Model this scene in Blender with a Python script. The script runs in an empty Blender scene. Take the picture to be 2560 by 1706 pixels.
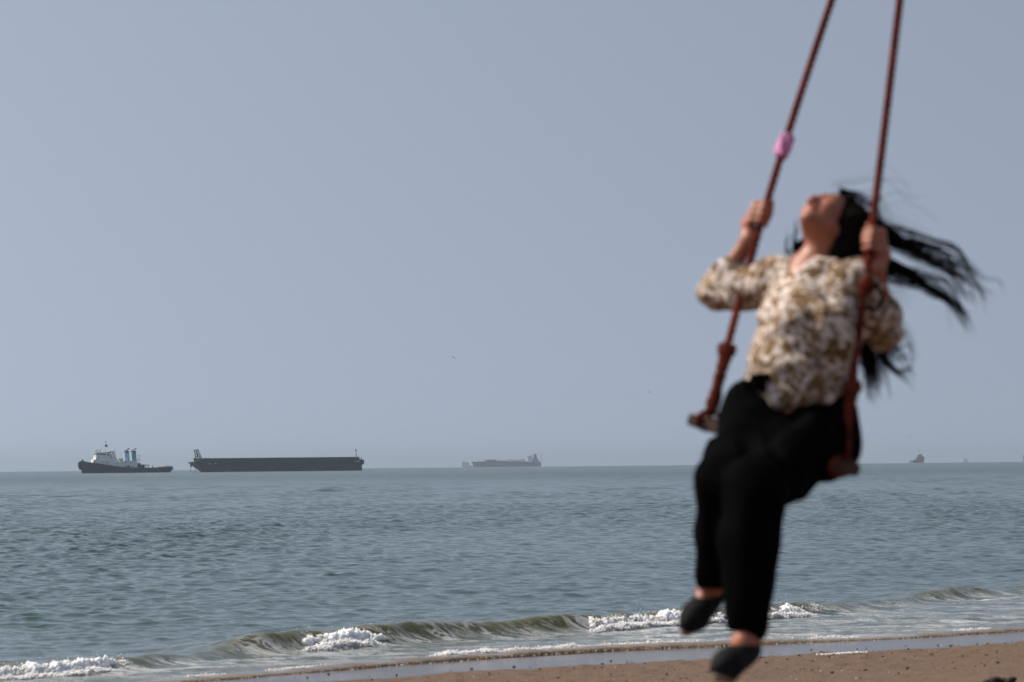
import bpy, bmesh, math, random
import numpy as np
from mathutils import Vector, Matrix

random.seed(7)
RNG = np.random.default_rng(11)
sc = bpy.context.scene
COL = sc.collection

# ------------------------------------------------------------------ camera
CAM_H = 2.2                      # eye height above the sea
PITCH = math.radians(2.485)
ROLL = math.radians(0.56)
FPX = 7111.0                     # focal length in pixels of the 2560 px wide photograph
R_EARTH = 6.371e6

u0 = Vector((0, -math.sin(PITCH), math.cos(PITCH)))
fwd = Vector((0, math.cos(PITCH), math.sin(PITCH)))
x0 = Vector((1, 0, 0))
cam_r = x0 * math.cos(ROLL) - u0 * math.sin(ROLL)
cam_u = x0 * math.sin(ROLL) + u0 * math.cos(ROLL)
cam_data = bpy.data.cameras.new('camera')
cam = bpy.data.objects.new('camera', cam_data)
COL.objects.link(cam)
M = Matrix((cam_r, cam_u, -fwd)).transposed().to_4x4()
M.translation = Vector((0, 0, CAM_H))
cam.matrix_world = M
cam_data.sensor_width = 36.0
cam_data.lens = 100.0
cam_data.clip_start = 0.1
cam_data.clip_end = 60000.0
cam_data.dof.use_dof = True
cam_data.dof.focus_distance = 100.0
cam_data.dof.aperture_fstop = 4.2
sc.camera = cam


def at(px, py, dist):
    """the place at ground distance dist (metres) that the photograph shows at pixel px, py"""
    d = fwd * FPX + cam_r * (px - 1280.0) - cam_u * (py - 853.0)
    d = d * (dist / d.y)
    return Vector((d.x, d.y, d.z + CAM_H))


# ------------------------------------------------------------------ light
SUN_EL = math.radians(46)
SUN_BACK = math.radians(18)      # how far the sun stands to seaward of straight left
sun_dir = Vector((-math.cos(SUN_EL) * math.cos(SUN_BACK), math.cos(SUN_EL) * math.sin(SUN_BACK), math.sin(SUN_EL)))
world = bpy.data.worlds.new('World')
sc.world = world
world.use_nodes = True
wn, wl = world.node_tree.nodes, world.node_tree.links
wn.clear()
w_out = wn.new('ShaderNodeOutputWorld')
w_bg = wn.new('ShaderNodeBackground')
w_sky = wn.new('ShaderNodeTexSky')
w_sky.sky_type = 'NISHITA'
w_sky.sun_disc = False
w_sky.sun_elevation = SUN_EL
w_sky.sun_rotation = math.radians(270) + SUN_BACK
w_sky.air_density = 1.0
w_sky.dust_density = 1.5
w_sky.ozone_density = 1.3
w_bg.inputs['Strength'].default_value = 0.113
# the thick sea air hides the sky's bright lowest band: look the sky up a little higher, all round
w_tc = wn.new('ShaderNodeTexCoord')
w_mp = wn.new('ShaderNodeMapping')
w_mp.inputs['Location'].default_value = (0, 0, 0.30)
w_mp.inputs['Scale'].default_value = (1, 1, 0.70)
w_nm = wn.new('ShaderNodeVectorMath')
w_nm.operation = 'NORMALIZE'
wl.new(w_tc.outputs['Generated'], w_mp.inputs['Vector'])
wl.new(w_mp.outputs[0], w_nm.inputs[0])
wl.new(w_nm.outputs[0], w_sky.inputs['Vector'])
w_hs = wn.new('ShaderNodeHueSaturation')
w_hs.inputs['Saturation'].default_value = 0.57      # sea haze takes some of the blue
wl.new(w_sky.outputs[0], w_hs.inputs['Color'])
wl.new(w_hs.outputs[0], w_bg.inputs['Color'])
wl.new(w_bg.outputs[0], w_out.inputs['Surface'])

sun_data = bpy.data.lights.new('sun', 'SUN')
sun_data.energy = 5.0
sun_data.angle = math.radians(0.53)
sun_data.color = (1.0, 0.90, 0.78)
sun = bpy.data.objects.new('sun', sun_data)
COL.objects.link(sun)
sun.rotation_euler = (-sun_dir).to_track_quat('-Z', 'Y').to_euler()

sc.view_settings.view_transform = 'Standard'
sc.view_settings.look = 'None'
sc.view_settings.gamma = 1.0
sc.view_settings.use_curve_mapping = False
sc.view_settings.exposure = 0.0
sc.render.engine = 'CYCLES'
sc.cycles.use_denoising = True
sc.cycles.max_bounces = 6
sc.cycles.volume_bounces = 0
sc.cycles.sample_clamp_indirect = 2.0
sc.cycles.caustics_reflective = False
sc.cycles.caustics_refractive = False


# ------------------------------------------------------------------ helpers
def tag(o, label=None, cat=None, group=None, kind=None):
    if label: o['label'] = label
    if cat: o['category'] = cat
    if group: o['group'] = group
    if kind: o['kind'] = kind
    return o


def np_mesh(name, V, F, mat=None, parent=None, smooth=True, attrs=None, world=True):
    """one mesh object from arrays: V (n,3), F (m,3) or (m,4)"""
    V = np.asarray(V, dtype=np.float32)
    F = np.asarray(F, dtype=np.int32)
    me = bpy.data.meshes.new(name)
    me.vertices.add(len(V))
    me.vertices.foreach_set('co', V.ravel())
    k = F.shape[1]
    me.loops.add(F.size)
    me.loops.foreach_set('vertex_index', F.ravel())
    me.polygons.add(len(F))
    me.polygons.foreach_set('loop_start', np.arange(0, F.size, k, dtype=np.int32))
    me.polygons.foreach_set('loop_total', np.full(len(F), k, dtype=np.int32))
    me.polygons.foreach_set('use_smooth', np.full(len(F), smooth, dtype=bool))
    for an, av in (attrs or {}).items():
        av = np.asarray(av, dtype=np.float32)
        if av.ndim == 1:
            a = me.attributes.new(an, 'FLOAT', 'POINT')
            a.data.foreach_set('value', av)
        else:
            a = me.attributes.new(an, 'FLOAT_VECTOR', 'POINT')
            a.data.foreach_set('vector', av.ravel())
    me.update(calc_edges=True)
    me.validate()
    if mat: me.materials.append(mat)
    o = bpy.data.objects.new(name, me)
    COL.objects.link(o)
    if parent: put_under(o, parent)
    return o


def put_under(o, parent):
    """parent o keeping where it stands in the world (the parent has no rotation)"""
    o.parent = parent
    off = parent.location.copy()
    p = parent.parent
    while p:
        off += p.location
        p = p.parent
    o.location = o.location - off
    return o


def empty(name, loc):
    o = bpy.data.objects.new(name, None)
    o.location = loc
    o.empty_display_size = 0.2
    COL.objects.link(o)
    return o


_N = {}
def vnoise(x, y, z=None, seed=0):
    """value noise in -1..1, vectorised"""
    x = np.asarray(x, dtype=np.float64); y = np.asarray(y, dtype=np.float64)
    z = np.zeros_like(x) if z is None else np.asarray(z, dtype=np.float64)
    if seed not in _N:
        _N[seed] = np.random.default_rng(seed + 100).random(4096) * 2 - 1
    T = _N[seed]
    xi, yi, zi = np.floor(x).astype(np.int64), np.floor(y).astype(np.int64), np.floor(z).astype(np.int64)
    fx, fy, fz = x - xi, y - yi, z - zi
    fx, fy, fz = fx * fx * (3 - 2 * fx), fy * fy * (3 - 2 * fy), fz * fz * (3 - 2 * fz)

    def h(a, b, c):
        return T[((a * 73856093) ^ (b * 19349663) ^ (c * 83492791)) & 4095]
    r = 0
    for dz, wz in ((0, 1 - fz), (1, fz)):
        for dy, wy in ((0, 1 - fy), (1, fy)):
            for dx, wx in ((0, 1 - fx), (1, fx)):
                r = r + h(xi + dx, yi + dy, zi + dz) * wx * wy * wz
    return r


def fbm(x, y, z=None, octs=4, seed=0, gain=0.5):
    s, a, f = 0, 1.0, 1.0
    for i in range(octs):
        s = s + a * vnoise(x * f + 17.3 * i, y * f - 9.1 * i, None if z is None else z * f + 5.7 * i, seed + i)
        a *= gain
        f *= 2.03
    return s


def sstep(a, b, x):
    t = np.clip((x - a) / (b - a), 0, 1)
    return t * t * (3 - 2 * t)


# ------------------------------------------------------------------ materials
def mat_new(name):
    m = bpy.data.materials.new(name)
    m.use_nodes = True
    nt = m.node_tree
    b = nt.nodes['Principled BSDF']
    return m, nt, b


def paint(name, col, rough=0.5, var=0.25, scale=3.0, spec=0.4, metal=0.0, rust=None, rust_amt=0.5, stretch=(1, 1, 1), bump=0.0, bump_scale=None):
    """a worn surface: colour broken by noise, optional second colour in patches"""
    m, nt, b = mat_new(name)
    n, l = nt.nodes, nt.links
    tc = n.new('ShaderNodeTexCoord')
    mp = n.new('ShaderNodeMapping')
    mp.inputs['Scale'].default_value = stretch
    l.new(tc.outputs['Object'], mp.inputs['Vector'])
    nz = n.new('ShaderNodeTexNoise')
    nz.inputs['Scale'].default_value = scale
    nz.inputs['Detail'].default_value = 6
    l.new(mp.outputs[0], nz.inputs['Vector'])
    rp = n.new('ShaderNodeValToRGB')
    c = np.array(col)
    rp.color_ramp.elements[0].position = 0.3
    rp.color_ramp.elements[1].position = 0.7
    rp.color_ramp.elements[0].color = (*(c * (1 - var)), 1)
    rp.color_ramp.elements[1].color = (*np.minimum(c * (1 + var), 0.95), 1)
    l.new(nz.outputs['Fac'], rp.inputs['Fac'])
    out = rp.outputs['Color']
    if rust:
        nz2 = n.new('ShaderNodeTexNoise')
        nz2.inputs['Scale'].default_value = scale * 0.45
        nz2.inputs['Detail'].default_value = 8
        nz2.inputs['Roughness'].default_value = 0.65
        l.new(mp.outputs[0], nz2.inputs['Vector'])
        r2 = n.new('ShaderNodeValToRGB')
        r2.color_ramp.elements[0].position = 0.62 - 0.25 * rust_amt
        r2.color_ramp.elements[1].position = 0.78 - 0.2 * rust_amt
        l.new(nz2.outputs['Fac'], r2.inputs['Fac'])
        mx = n.new('ShaderNodeMix')
        mx.data_type = 'RGBA'
        l.new(r2.outputs['Color'], mx.inputs['Factor'])
        l.new(out, mx.inputs['A'])
        mx.inputs['B'].default_value = (*rust, 1)
        out = mx.outputs['Result']
    l.new(out, b.inputs['Base Color'])
    b.inputs['Roughness'].default_value = rough
    b.inputs['Metallic'].default_value = metal
    b.inputs['Specular IOR Level'].default_value = spec
    if bump:
        bp = n.new('ShaderNodeBump')
        bp.inputs['Strength'].default_value = 0.8
        bp.inputs['Distance'].default_value = bump
        nb = n.new('ShaderNodeTexNoise')
        nb.inputs['Scale'].default_value = bump_scale or scale * 6
        nb.inputs['Detail'].default_value = 4
        l.new(mp.outputs[0], nb.inputs['Vector'])
        l.new(nb.outputs['Fac'], bp.inputs['Height'])
        l.new(bp.outputs[0], b.inputs['Normal'])
    return m


M_black_hull = paint('black_hull_paint', (0.008, 0.011, 0.017), 0.6, 0.35, 0.25, rust=(0.022, 0.014, 0.013), rust_amt=0.05, stretch=(1, 1, 0.35))
M_red_boot = paint('red_antifouling', (0.075, 0.032, 0.027), 0.7, 0.3, 0.5)
M_white_ship = paint('white_ship_paint', (0.84, 0.84, 0.83), 0.5, 0.06, 0.4, rust=(0.34, 0.26, 0.2), rust_amt=0.1, stretch=(1, 1, 0.3))
M_blue_funnel = paint('blue_funnel_paint', (0.12, 0.34, 0.50), 0.5, 0.15, 0.6)
M_dark_steel = paint('dark_steel', (0.025, 0.026, 0.03), 0.6, 0.3, 1.0)
M_grey_steel = paint('grey_steel', (0.22, 0.24, 0.25), 0.6, 0.25, 0.8)
M_window = paint('ship_window_glass', (0.015, 0.02, 0.025), 0.12, 0.2, 1.0, spec=0.5)
M_rubber = paint('fender_rubber', (0.012, 0.012, 0.013), 0.9, 0.3, 2.0)
M_orange = paint('lifebuoy_orange', (0.55, 0.10, 0.03), 0.6, 0.2, 2.0)
M_flag = paint('dark_flag_cloth', (0.07, 0.035, 0.04), 0.9, 0.5, 1.0)
M_barge_dark = paint('barge_side_paint', (0.008, 0.011, 0.017), 0.65, 0.35, 0.12, rust=(0.02, 0.016, 0.017), rust_amt=0.15, stretch=(1, 1, 0.5))
M_barge_low = paint('barge_lower_paint', (0.018, 0.017, 0.020), 0.7, 0.35, 0.15, rust=(0.04, 0.04, 0.036), rust_amt=0.3, stretch=(1, 1, 0.4))
M_barge_rake = paint('barge_rake_rust', (0.11, 0.066, 0.052), 0.75, 0.3, 0.4)
M_mark = paint('white_draught_marks', (0.55, 0.55, 0.55), 0.7, 0.3, 2.0)
M_tanker = paint('tanker_hull_paint', (0.075, 0.085, 0.10), 0.6, 0.25, 0.1, rust=(0.10, 0.08, 0.08), rust_amt=0.2)
M_brown_ship = paint('brown_superstructure_paint', (0.26, 0.12, 0.09), 0.6, 0.2, 0.4)
M_pale_ship = paint('pale_far_ship_paint', (0.72, 0.58, 0.56), 0.6, 0.1, 0.2)
M_rope_line = paint('mooring_rope', (0.05, 0.045, 0.04), 0.9, 0.2, 4.0)


def sea_material():
    m, nt, b = mat_new('sea_water')
    n, l = nt.nodes, nt.links

    def attr(nm):
        a = n.new('ShaderNodeAttribute')
        a.attribute_name = nm
        return a.outputs['Fac']
    geo = n.new('ShaderNodeNewGeometry')
    # body colour: blue-green offshore, olive with stirred-up sand near the shore
    mx = n.new('ShaderNodeMix'); mx.data_type = 'RGBA'
    mx.inputs['A'].default_value = (0.025, 0.060, 0.054, 1)
    mx.inputs['B'].default_value = (0.080, 0.082, 0.034, 1)
    l.new(attr('turbid'), mx.inputs['Factor'])
    mx2 = n.new('ShaderNodeMix'); mx2.data_type = 'RGBA'
    l.new(mx.outputs['Result'], mx2.inputs['A'])
    mx2.inputs['B'].default_value = (0.21, 0.145, 0.085, 1)
    l.new(attr('thin'), mx2.inputs['Factor'])
    # lacy foam lying flat on the water
    mp = n.new('ShaderNodeMapping')
    mp.inputs['Rotation'].default_value = (0, 0, math.radians(-38))
    mp.inputs['Scale'].default_value = (0.8, 2.6, 1)
    l.new(geo.outputs['Position'], mp.inputs['Vector'])
    nz = n.new('ShaderNodeTexNoise')
    nz.inputs['Scale'].default_value = 2.2
    nz.inputs['Detail'].default_value = 9
    nz.inputs['Roughness'].default_value = 0.68
    nz.inputs['Distortion'].default_value = 0.8
    l.new(mp.outputs[0], nz.inputs['Vector'])
    ridged = n.new('ShaderNodeMath'); ridged.operation = 'SUBTRACT'
    l.new(nz.outputs['Fac'], ridged.inputs[0]); ridged.inputs[1].default_value = 0.5
    ab = n.new('ShaderNodeMath'); ab.operation = 'ABSOLUTE'
    l.new(ridged.outputs[0], ab.inputs[0])
    mr = n.new('ShaderNodeMapRange')
    mr.inputs['From Min'].default_value = 0.0
    mr.inputs['From Max'].default_value = 0.075
    mr.inputs['To Min'].default_value = 1.0
    mr.inputs['To Max'].default_value = 0.0
    l.new(ab.outputs[0], mr.inputs['Value'])
    nz3 = n.new('ShaderNodeTexNoise')
    nz3.inputs['Scale'].default_value = 0.9
    nz3.inputs['Detail'].default_value = 3
    l.new(mp.outputs[0], nz3.inputs['Vector'])
    mr3 = n.new('ShaderNodeMapRange')
    mr3.inputs['From Min'].default_value = 0.36
    mr3.inputs['From Max'].default_value = 0.56
    l.new(nz3.outputs['Fac'], mr3.inputs['Value'])
    mul = n.new('ShaderNodeMath'); mul.operation = 'MULTIPLY'
    l.new(mr.outputs[0], mul.inputs[0]); l.new(mr3.outputs[0], mul.inputs[1])
    mul2 = n.new('ShaderNodeMath'); mul2.operation = 'MULTIPLY'
    l.new(mul.outputs[0], mul2.inputs[0]); l.new(attr('lace'), mul2.inputs[1])
    mx3 = n.new('ShaderNodeMix'); mx3.data_type = 'RGBA'
    l.new(mx2.outputs['Result'], mx3.inputs['A'])
    mx3.inputs['B'].default_value = (0.62, 0.62, 0.62, 1)
    l.new(mul2.outputs[0], mx3.inputs['Factor'])
    l.new(mx3.outputs['Result'], b.inputs['Base Color'])
    ra = n.new('ShaderNodeMath'); ra.operation = 'MULTIPLY_ADD'
    l.new(mul2.outputs[0], ra.inputs[0]); ra.inputs[1].default_value = 0.5
    l.new(attr('ripple'), ra.inputs[2])
    l.new(ra.outputs[0], b.inputs['Roughness'])
    b.inputs['IOR'].default_value = 1.333
    # capillary ripples
    n1 = n.new('ShaderNodeTexNoise')
    n1.inputs['Scale'].default_value = 5.5
    n1.inputs['Detail'].default_value = 5
    n1.inputs['Roughness'].default_value = 0.6
    l.new(geo.outputs['Position'], n1.inputs['Vector'])
    bp = n.new('ShaderNodeBump')
    bm_ = n.new('ShaderNodeMapRange')
    bm_.inputs['To Min'].default_value = 0.35
    bm_.inputs['To Max'].default_value = 1.0
    l.new(attr('breeze'), bm_.inputs['Value'])
    l.new(bm_.outputs[0], bp.inputs['Strength'])
    bp.inputs['Distance'].default_value = 0.03
    l.new(n1.outputs['Fac'], bp.inputs['Height'])
    l.new(bp.outputs[0], b.inputs['Normal'])
    return m


def sand_material():
    m, nt, b = mat_new('beach_sand')
    n, l = nt.nodes, nt.links
    geo = n.new('ShaderNodeNewGeometry')
    wa = n.new('ShaderNodeAttribute'); wa.attribute_name = 'wet'
    nz = n.new('ShaderNodeTexNoise')
    nz.inputs['Scale'].default_value = 9.0
    nz.inputs['Detail'].default_value = 8
    nz.inputs['Roughness'].default_value = 0.7
    l.new(geo.outputs['Position'], nz.inputs['Vector'])
    rp = n.new('ShaderNodeValToRGB')
    rp.color_ramp.elements[0].position = 0.3
    rp.color_ramp.elements[1].position = 0.72
    rp.color_ramp.elements[0].color = (0.078, 0.044, 0.025, 1)
    rp.color_ramp.elements[1].color = (0.148, 0.090, 0.051, 1)
    l.new(nz.outputs['Fac'], rp.inputs['Fac'])
    # scattered grit: light shell grains
    vo = n.new('ShaderNodeTexVoronoi')
    vo.inputs['Scale'].default_value = 26.0
    l.new(geo.outputs['Position'], vo.inputs['Vector'])
    gr = n.new('ShaderNodeMapRange')
    gr.inputs['From Min'].default_value = 0.10
    gr.inputs['From Max'].default_value = 0.16
    gr.inputs['To Min'].default_value = 0.55
    gr.inputs['To Max'].default_value = 0.0
    l.new(vo.outputs['Distance'], gr.inputs['Value'])
    mg = n.new('ShaderNodeMix'); mg.data_type = 'RGBA'
    l.new(gr.outputs[0], mg.inputs['Factor'])
    l.new(rp.outputs['Color'], mg.inputs['A'])
    mg.inputs['B'].default_value = (0.24, 0.18, 0.135, 1)
    mw = n.new('ShaderNodeMix'); mw.data_type = 'RGBA'
    l.new(wa.outputs['Fac'], mw.inputs['Factor'])
    l.new(mg.outputs['Result'], mw.inputs['A'])
    mw.inputs['B'].default_value = (0.075, 0.055, 0.042, 1)
    l.new(mw.outputs['Result'], b.inputs['Base Color'])
    mr = n.new('ShaderNodeMapRange')
    mr.inputs['To Min'].default_value = 0.85
    mr.inputs['To Max'].default_value = 0.18
    l.new(wa.outputs['Fac'], mr.inputs['Value'])
    l.new(mr.outputs[0], b.inputs['Roughness'])
    bs = n.new('ShaderNodeMapRange')
    bs.inputs['To Min'].default_value = 0.9
    bs.inputs['To Max'].default_value = 0.05
    l.new(wa.outputs['Fac'], bs.inputs['Value'])
    nb = n.new('ShaderNodeTexNoise')
    nb.inputs['Scale'].default_value = 24.0
    nb.inputs['Detail'].default_value = 6
    l.new(geo.outputs['Position'], nb.inputs['Vector'])
    bp = n.new('ShaderNodeBump')
    bp.inputs['Distance'].default_value = 0.02
    l.new(bs.outputs[0], bp.inputs['Strength'])
    l.new(nb.outputs['Fac'], bp.inputs['Height'])
    l.new(bp.outputs[0], b.inputs['Normal'])
    return m


M_sea = sea_material()
M_sand = sand_material()
M_foam = paint('sea_foam', (0.76, 0.77, 0.79), 0.8, 0.06, 14.0)
_b = M_foam.node_tree.nodes['Principled BSDF']
_b.inputs['Subsurface Weight'].default_value = 1.0
_b.inputs['Subsurface Radius'].default_value = (0.05, 0.055, 0.06)
_b.inputs['Subsurface Scale'].default_value = 1.0
M_grit = paint('dark_grit', (0.070, 0.042, 0.027), 0.85, 0.5, 6.0)
M_shell = paint('pale_shell', (0.55, 0.5, 0.44), 0.6, 0.2, 8.0)
M_weed = paint('dark_weed', (0.02, 0.010, 0.006), 0.8, 0.5, 30.0)

# ------------------------------------------------------------------ sea and shore
NX, NY = -0.588, 0.809            # across the shore, seaward
TX, TY = 0.809, 0.588             # along the shore
S_EDGE = 25.9                     # where the swash ends
CREST_T = np.array([-60, 8, 12, 14.0, 15.2, 17.0, 18.4, 21.0, 24.7, 28.0, 31.7, 36, 90])
CREST_S = np.array([27.0, 27.0, 27.2, 27.45, 27.95, 28.9, 29.25, 29.6, 30.1, 30.7, 32.4, 33.5, 36])
HGT_T = np.array([-60, 10, 13.5, 14.6, 15.3, 15.9, 16.4, 16.9, 17.5, 18.3, 19.3, 21, 22.6, 24.5, 26.6, 27.6, 28.4, 29.6, 31.0, 31.8, 32.5, 33.4, 36, 90])
HGT_H = 0.90 * np.array([.05, .10, .14, .13, .10, .06, .07, .17, .20, .21, .22, .20, .22, .20, .19, .15, .09, .06, .08, .17, .15, .06, .1, .05])


EDGE_T = np.array([-60, 8, 14.4, 19.2, 20.6, 22.6, 24.4, 26.8, 34, 90])
EDGE_S = np.array([24.0, 24.8, 25.5, 26.45, 26.5, 26.0, 25.65, 25.65, 25.3, 25.0])
WET_T = np.array([-60, 14.0, 14.8, 17.0, 18.6, 20.0, 21.6, 24.6, 30, 90])
WET_S = np.array([24.2, 24.3, 24.3, 24.45, 24.35, 23.85, 23.7, 23.5, 23.3, 23])


def edge_s(t):
    return np.interp(t, EDGE_T, EDGE_S) + 0.07 * vnoise(t * 0.8, t * 0, seed=3) + 0.03 * vnoise(t * 4, t * 0, seed=4)


def crest_s(t):
    return np.interp(t, CREST_T, CREST_S) + 0.07 * vnoise(t * 1.1, t * 0, seed=5) + 0.02 * vnoise(t * 4, t * 0, seed=15)


def crest_h(t):
    return np.interp(t, HGT_T, HGT_H) * (1 + 0.16 * vnoise(t * 2.2, t * 0, seed=6))


def sand_z(s, t):
    """flat wet strip, then a gentle beach face, then the berm the swing stands on"""
    z = np.interp(s, [-40, 6, 14, 19.5, 23.8, 26.3, 30, 40, 100], [1.15, 1.10, 0.60, 0.225, 0.045, 0.0, -0.25, -0.9, -6.0])
    return z


def build_sea():
    r = [19.0]
    while r[-1] < 11500:
        x = r[-1]
        if x < 26: dr = 0.25
        elif x < 50: dr = 0.058
        elif x < 190: dr = max(0.058, 0.00125 * x)
        elif x < 650: dr = 0.0019 * x
        else: dr = x * min(0.02, 0.0019 + (x - 650) * 0.00001)
        r.append(x + dr)
    r = np.array(r)
    fine = np.arange(-0.203, 0.2031, 0.0014)
    coarse = np.concatenate([np.arange(0.206, 0.37, 0.0042), np.linspace(0.40, 1.15, 14)])
    th = np.concatenate([-coarse[::-1], fine, coarse])
    Rg, Tg = np.meshgrid(r, th, indexing='ij')
    x = Rg * np.sin(Tg); y = Rg * np.cos(Tg)
    s = NX * x + NY * y
    t = TX * x + TY * y
    dth = np.gradient(th)[None, :] * Rg
    drr = np.gradient(r)[:, None] + 0 * Tg
    spac = np.maximum(dth, drr * 0.8)
    z = np.zeros_like(x); gx = np.zeros_like(x); gy = np.zeros_like(x)
    depthf = 0.12 + 0.53 * sstep(28.0, 38.0, s) + 0.48 * sstep(50, 85, s)
    gust = 1.0 + 0.40 * fbm(x / 16, y / 42, octs=3, seed=20)
    rg = np.random.default_rng(5)
    ncomp = 64
    lam = np.exp(np.linspace(math.log(0.20), math.log(2.6), ncomp))
    for i, L in enumerate(lam):
        spread = 1.0 if L < 1.2 else 0.7
        ang = rg.normal(0, spread)
        dx, dy = -NX, -NY
        ca, sa = math.cos(ang), math.sin(ang)
        dx, dy = dx * ca - dy * sa, dx * sa + dy * ca
        k = 2 * math.pi / L
        steep = 0.056 * min(1.0, (0.65 / L) ** 1.1)
        fade = sstep(2.0, 4.0, L / spac)
        if not fade.any():
            continue
        a = steep / k * fade * depthf * (gust if L < 3 else 1)
        ph = k * (dx * x + dy * y) + rg.random() * 6.283
        z += a * np.cos(ph)
        sn = a * np.sin(ph)
        gx -= dx * sn; gy -= dy * sn
    # longer, lower waves out in deeper water
    for i, L in enumerate(np.exp(np.linspace(math.log(3.0), math.log(13.0), 20))):
        ang = rg.normal(0, 0.8)
        dx = -NX * math.cos(ang) + NY * math.sin(ang)
        dy = -NY * math.cos(ang) - NX * math.sin(ang)
        k = 2 * math.pi / L
        a = 0.014 / k * sstep(1.8, 3.6, L / spac) * sstep(70, 200, s) * min(1, 6 / L)
        z += a * np.cos(k * (dx * x + dy * y) + rg.random() * 6.283) * gust
    # a few low swells running in
    for s0, h0, w0 in ((38.5, 0.03, 0.9), (45, 0.035, 1.3), (55, 0.03, 1.8)):
        q = s - s0 - 0.2 * (t - 20) - 0.8 * vnoise(t / 5, t * 0 + s0, seed=31)
        z += h0 * (0.6 + 0.6 * vnoise(t / 4, t * 0 + s0, seed=32)) * np.exp(-(q / w0) ** 2)
    # the breaker
    cs = crest_s(t)
    q = s - cs
    H = crest_h(t)
    front = np.exp(-(np.abs(q) / 0.20) ** 1.8)
    back = np.exp(-(np.abs(q) / 0.85) ** 1.5)
    prof = np.where(q < 0, front, back)
    zb = H * prof
    zb = zb + prof * H * (0.06 * fbm(t * 4, q * 5, octs=3, seed=46) + 0.03 * vnoise(t * 14, q * 4, seed=47))
    z += zb
    trough = -0.02 * np.exp(-((q + 0.55) / 0.3) ** 2)
    z += trough * (s > 26)
    # thin swash sheet
    es = edge_s(t)
    d = s - es
    sheet = np.where(d > 0, 0.035 * (1 - np.exp(-np.maximum(d, 0) / 0.10)) , -0.25 - 0.2 * np.minimum(-d, 8))
    sheet += np.where(d > 0, 0.028 * np.exp(-((d - 0.22) / 0.16) ** 2) * (0.7 + 0.5 * vnoise(t * 2.3, t * 0, seed=9)), 0)
    chop = (0.013 * fbm(s * 3.2, t * 1.4, octs=3, seed=40) + 0.008 * fbm(s * 9, t * 4.5, octs=2, seed=41)) * sstep(0.05, 0.5, d) * (1 - sstep(6, 12, d))
    z = np.where(d > 0, z * sstep(0.0, 1.3, d) + sheet + chop, sheet)
    gx *= sstep(0.5, 3, d); gy *= sstep(0.5, 3, d)
    X = x + gx; Y = y + gy
    Z = z - Rg ** 2 / (2 * R_EARTH)
    faceamt = np.where(q < 0.05, np.exp(-((q + 0.09) / 0.16) ** 2), 0) * np.clip(H / 0.18, 0, 1.2)
    turb = np.clip(0.20 * np.exp(-np.maximum(s - 27, 0) / 4.0) + 0.9 * faceamt + 0.5 * np.clip(zb / 0.2, 0, 1), 0, 1)
    thin = np.exp(-np.maximum(d, 0) / 0.28) * 0.9 + 0.22 * np.exp(-np.maximum(d, 0) / 1.5)
    patch = 0.5 + 0.5 * np.clip(0.9 * fbm(x / 22, y / 60, octs=3, seed=26) + 0.5 * fbm(x / 90, y / 260, octs=2, seed=28), -1, 1)
    lace = sstep(0.02, 0.3, d) * (1 - sstep(-0.25, 0.02, q)) * (0.75 + 0.35 * vnoise(t / 1.7, s / 1.1, seed=44))
    lace = np.clip(lace + 0.5 * faceamt * (0.5 + 0.8 * vnoise(t / 1.2, s * 0, seed=45)), 0, 1)
    rough = 0.06 + 0.19 * sstep(60, 600, Rg)
    nr, nc = x.shape
    idx = np.arange(nr * nc).reshape(nr, nc)
    F = np.stack([idx[:-1, :-1], idx[:-1, 1:], idx[1:, 1:], idx[1:, :-1]], -1).reshape(-1, 4)[:, ::-1]
    keep = (d > -2.5).ravel()
    F = F[keep[F].all(1)]
    used = np.zeros(nr * nc, bool); used[F.ravel()] = True
    remap = np.cumsum(used) - 1
    V = np.stack([X, Y, Z], -1).reshape(-1, 3)[used]
    at_ = {k: v.ravel()[used] for k, v in dict(turbid=turb, thin=np.clip(thin, 0, 1), lace=lace, ripple=rough, breeze=patch).items()}
    o = np_mesh('sea', V, remap[F], M_sea, attrs=at_)
    tag(o, kind='structure')
    print('sea verts', len(V), 'faces', len(F))
    return o


def build_beach():
    s = np.concatenate([np.linspace(-40, 14, 40), np.concatenate([np.arange(14.2, 20, 0.15), np.arange(20, 27.2, 0.06)]), np.linspace(27.5, 60, 30)])
    t = np.concatenate([np.linspace(-60, 8.8, 40), np.arange(9, 29, 0.06), np.linspace(29.3, 90, 60)])
    S, T = np.meshgrid(s, t, indexing='ij')
    z = sand_z(S, T)
    wetline = np.interp(T, WET_T, WET_S) + 0.10 * vnoise(T * 0.7, T * 0, seed=50) + 0.10 * fbm(T * 2.3, S * 2.3, octs=3, seed=51)
    wet = sstep(-0.22, 0.18, S - wetline)
    rough = (0.014 * fbm(S * 2.2, T * 2.2, octs=3, seed=52) + 0.018 * np.maximum(fbm(S * 7, T * 7, octs=3, seed=56), -0.3))
    z = z + rough * (1 - wet) * sstep(12, 17, S) + 0.004 * fbm(S * 0.9, T * 0.5, octs=2, seed=57) * wet
    # a slight step where the dry sand begins
    z = z + 0.012 * (1 - wet)
    X = NX * S + TX * T
    Y = NY * S + TY * T
    nr, nc = S.shape
    idx = np.arange(nr * nc).reshape(nr, nc)
    F = np.stack([idx[:-1, :-1], idx[:-1, 1:], idx[1:, 1:], idx[1:, :-1]], -1).reshape(-1, 4)
    o = np_mesh('beach', np.stack([X, Y, z], -1).reshape(-1, 3), F, M_sand, attrs={'wet': wet.ravel()})
    tag(o, kind='structure')
    return o


def ico(sub=1):
    bm = bmesh.new()
    bmesh.ops.create_icosphere(bm, subdivisions=sub, radius=1.0)
    V = np.array([v.co[:] for v in bm.verts])
    F = np.array([[v.index for v in f.verts] for f in bm.faces])
    bm.free()
    return V, F


def st_xyz(s, t, z):
    return np.stack([NX * s + TX * t, NY * s + TY * t, z], -1)


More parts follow.
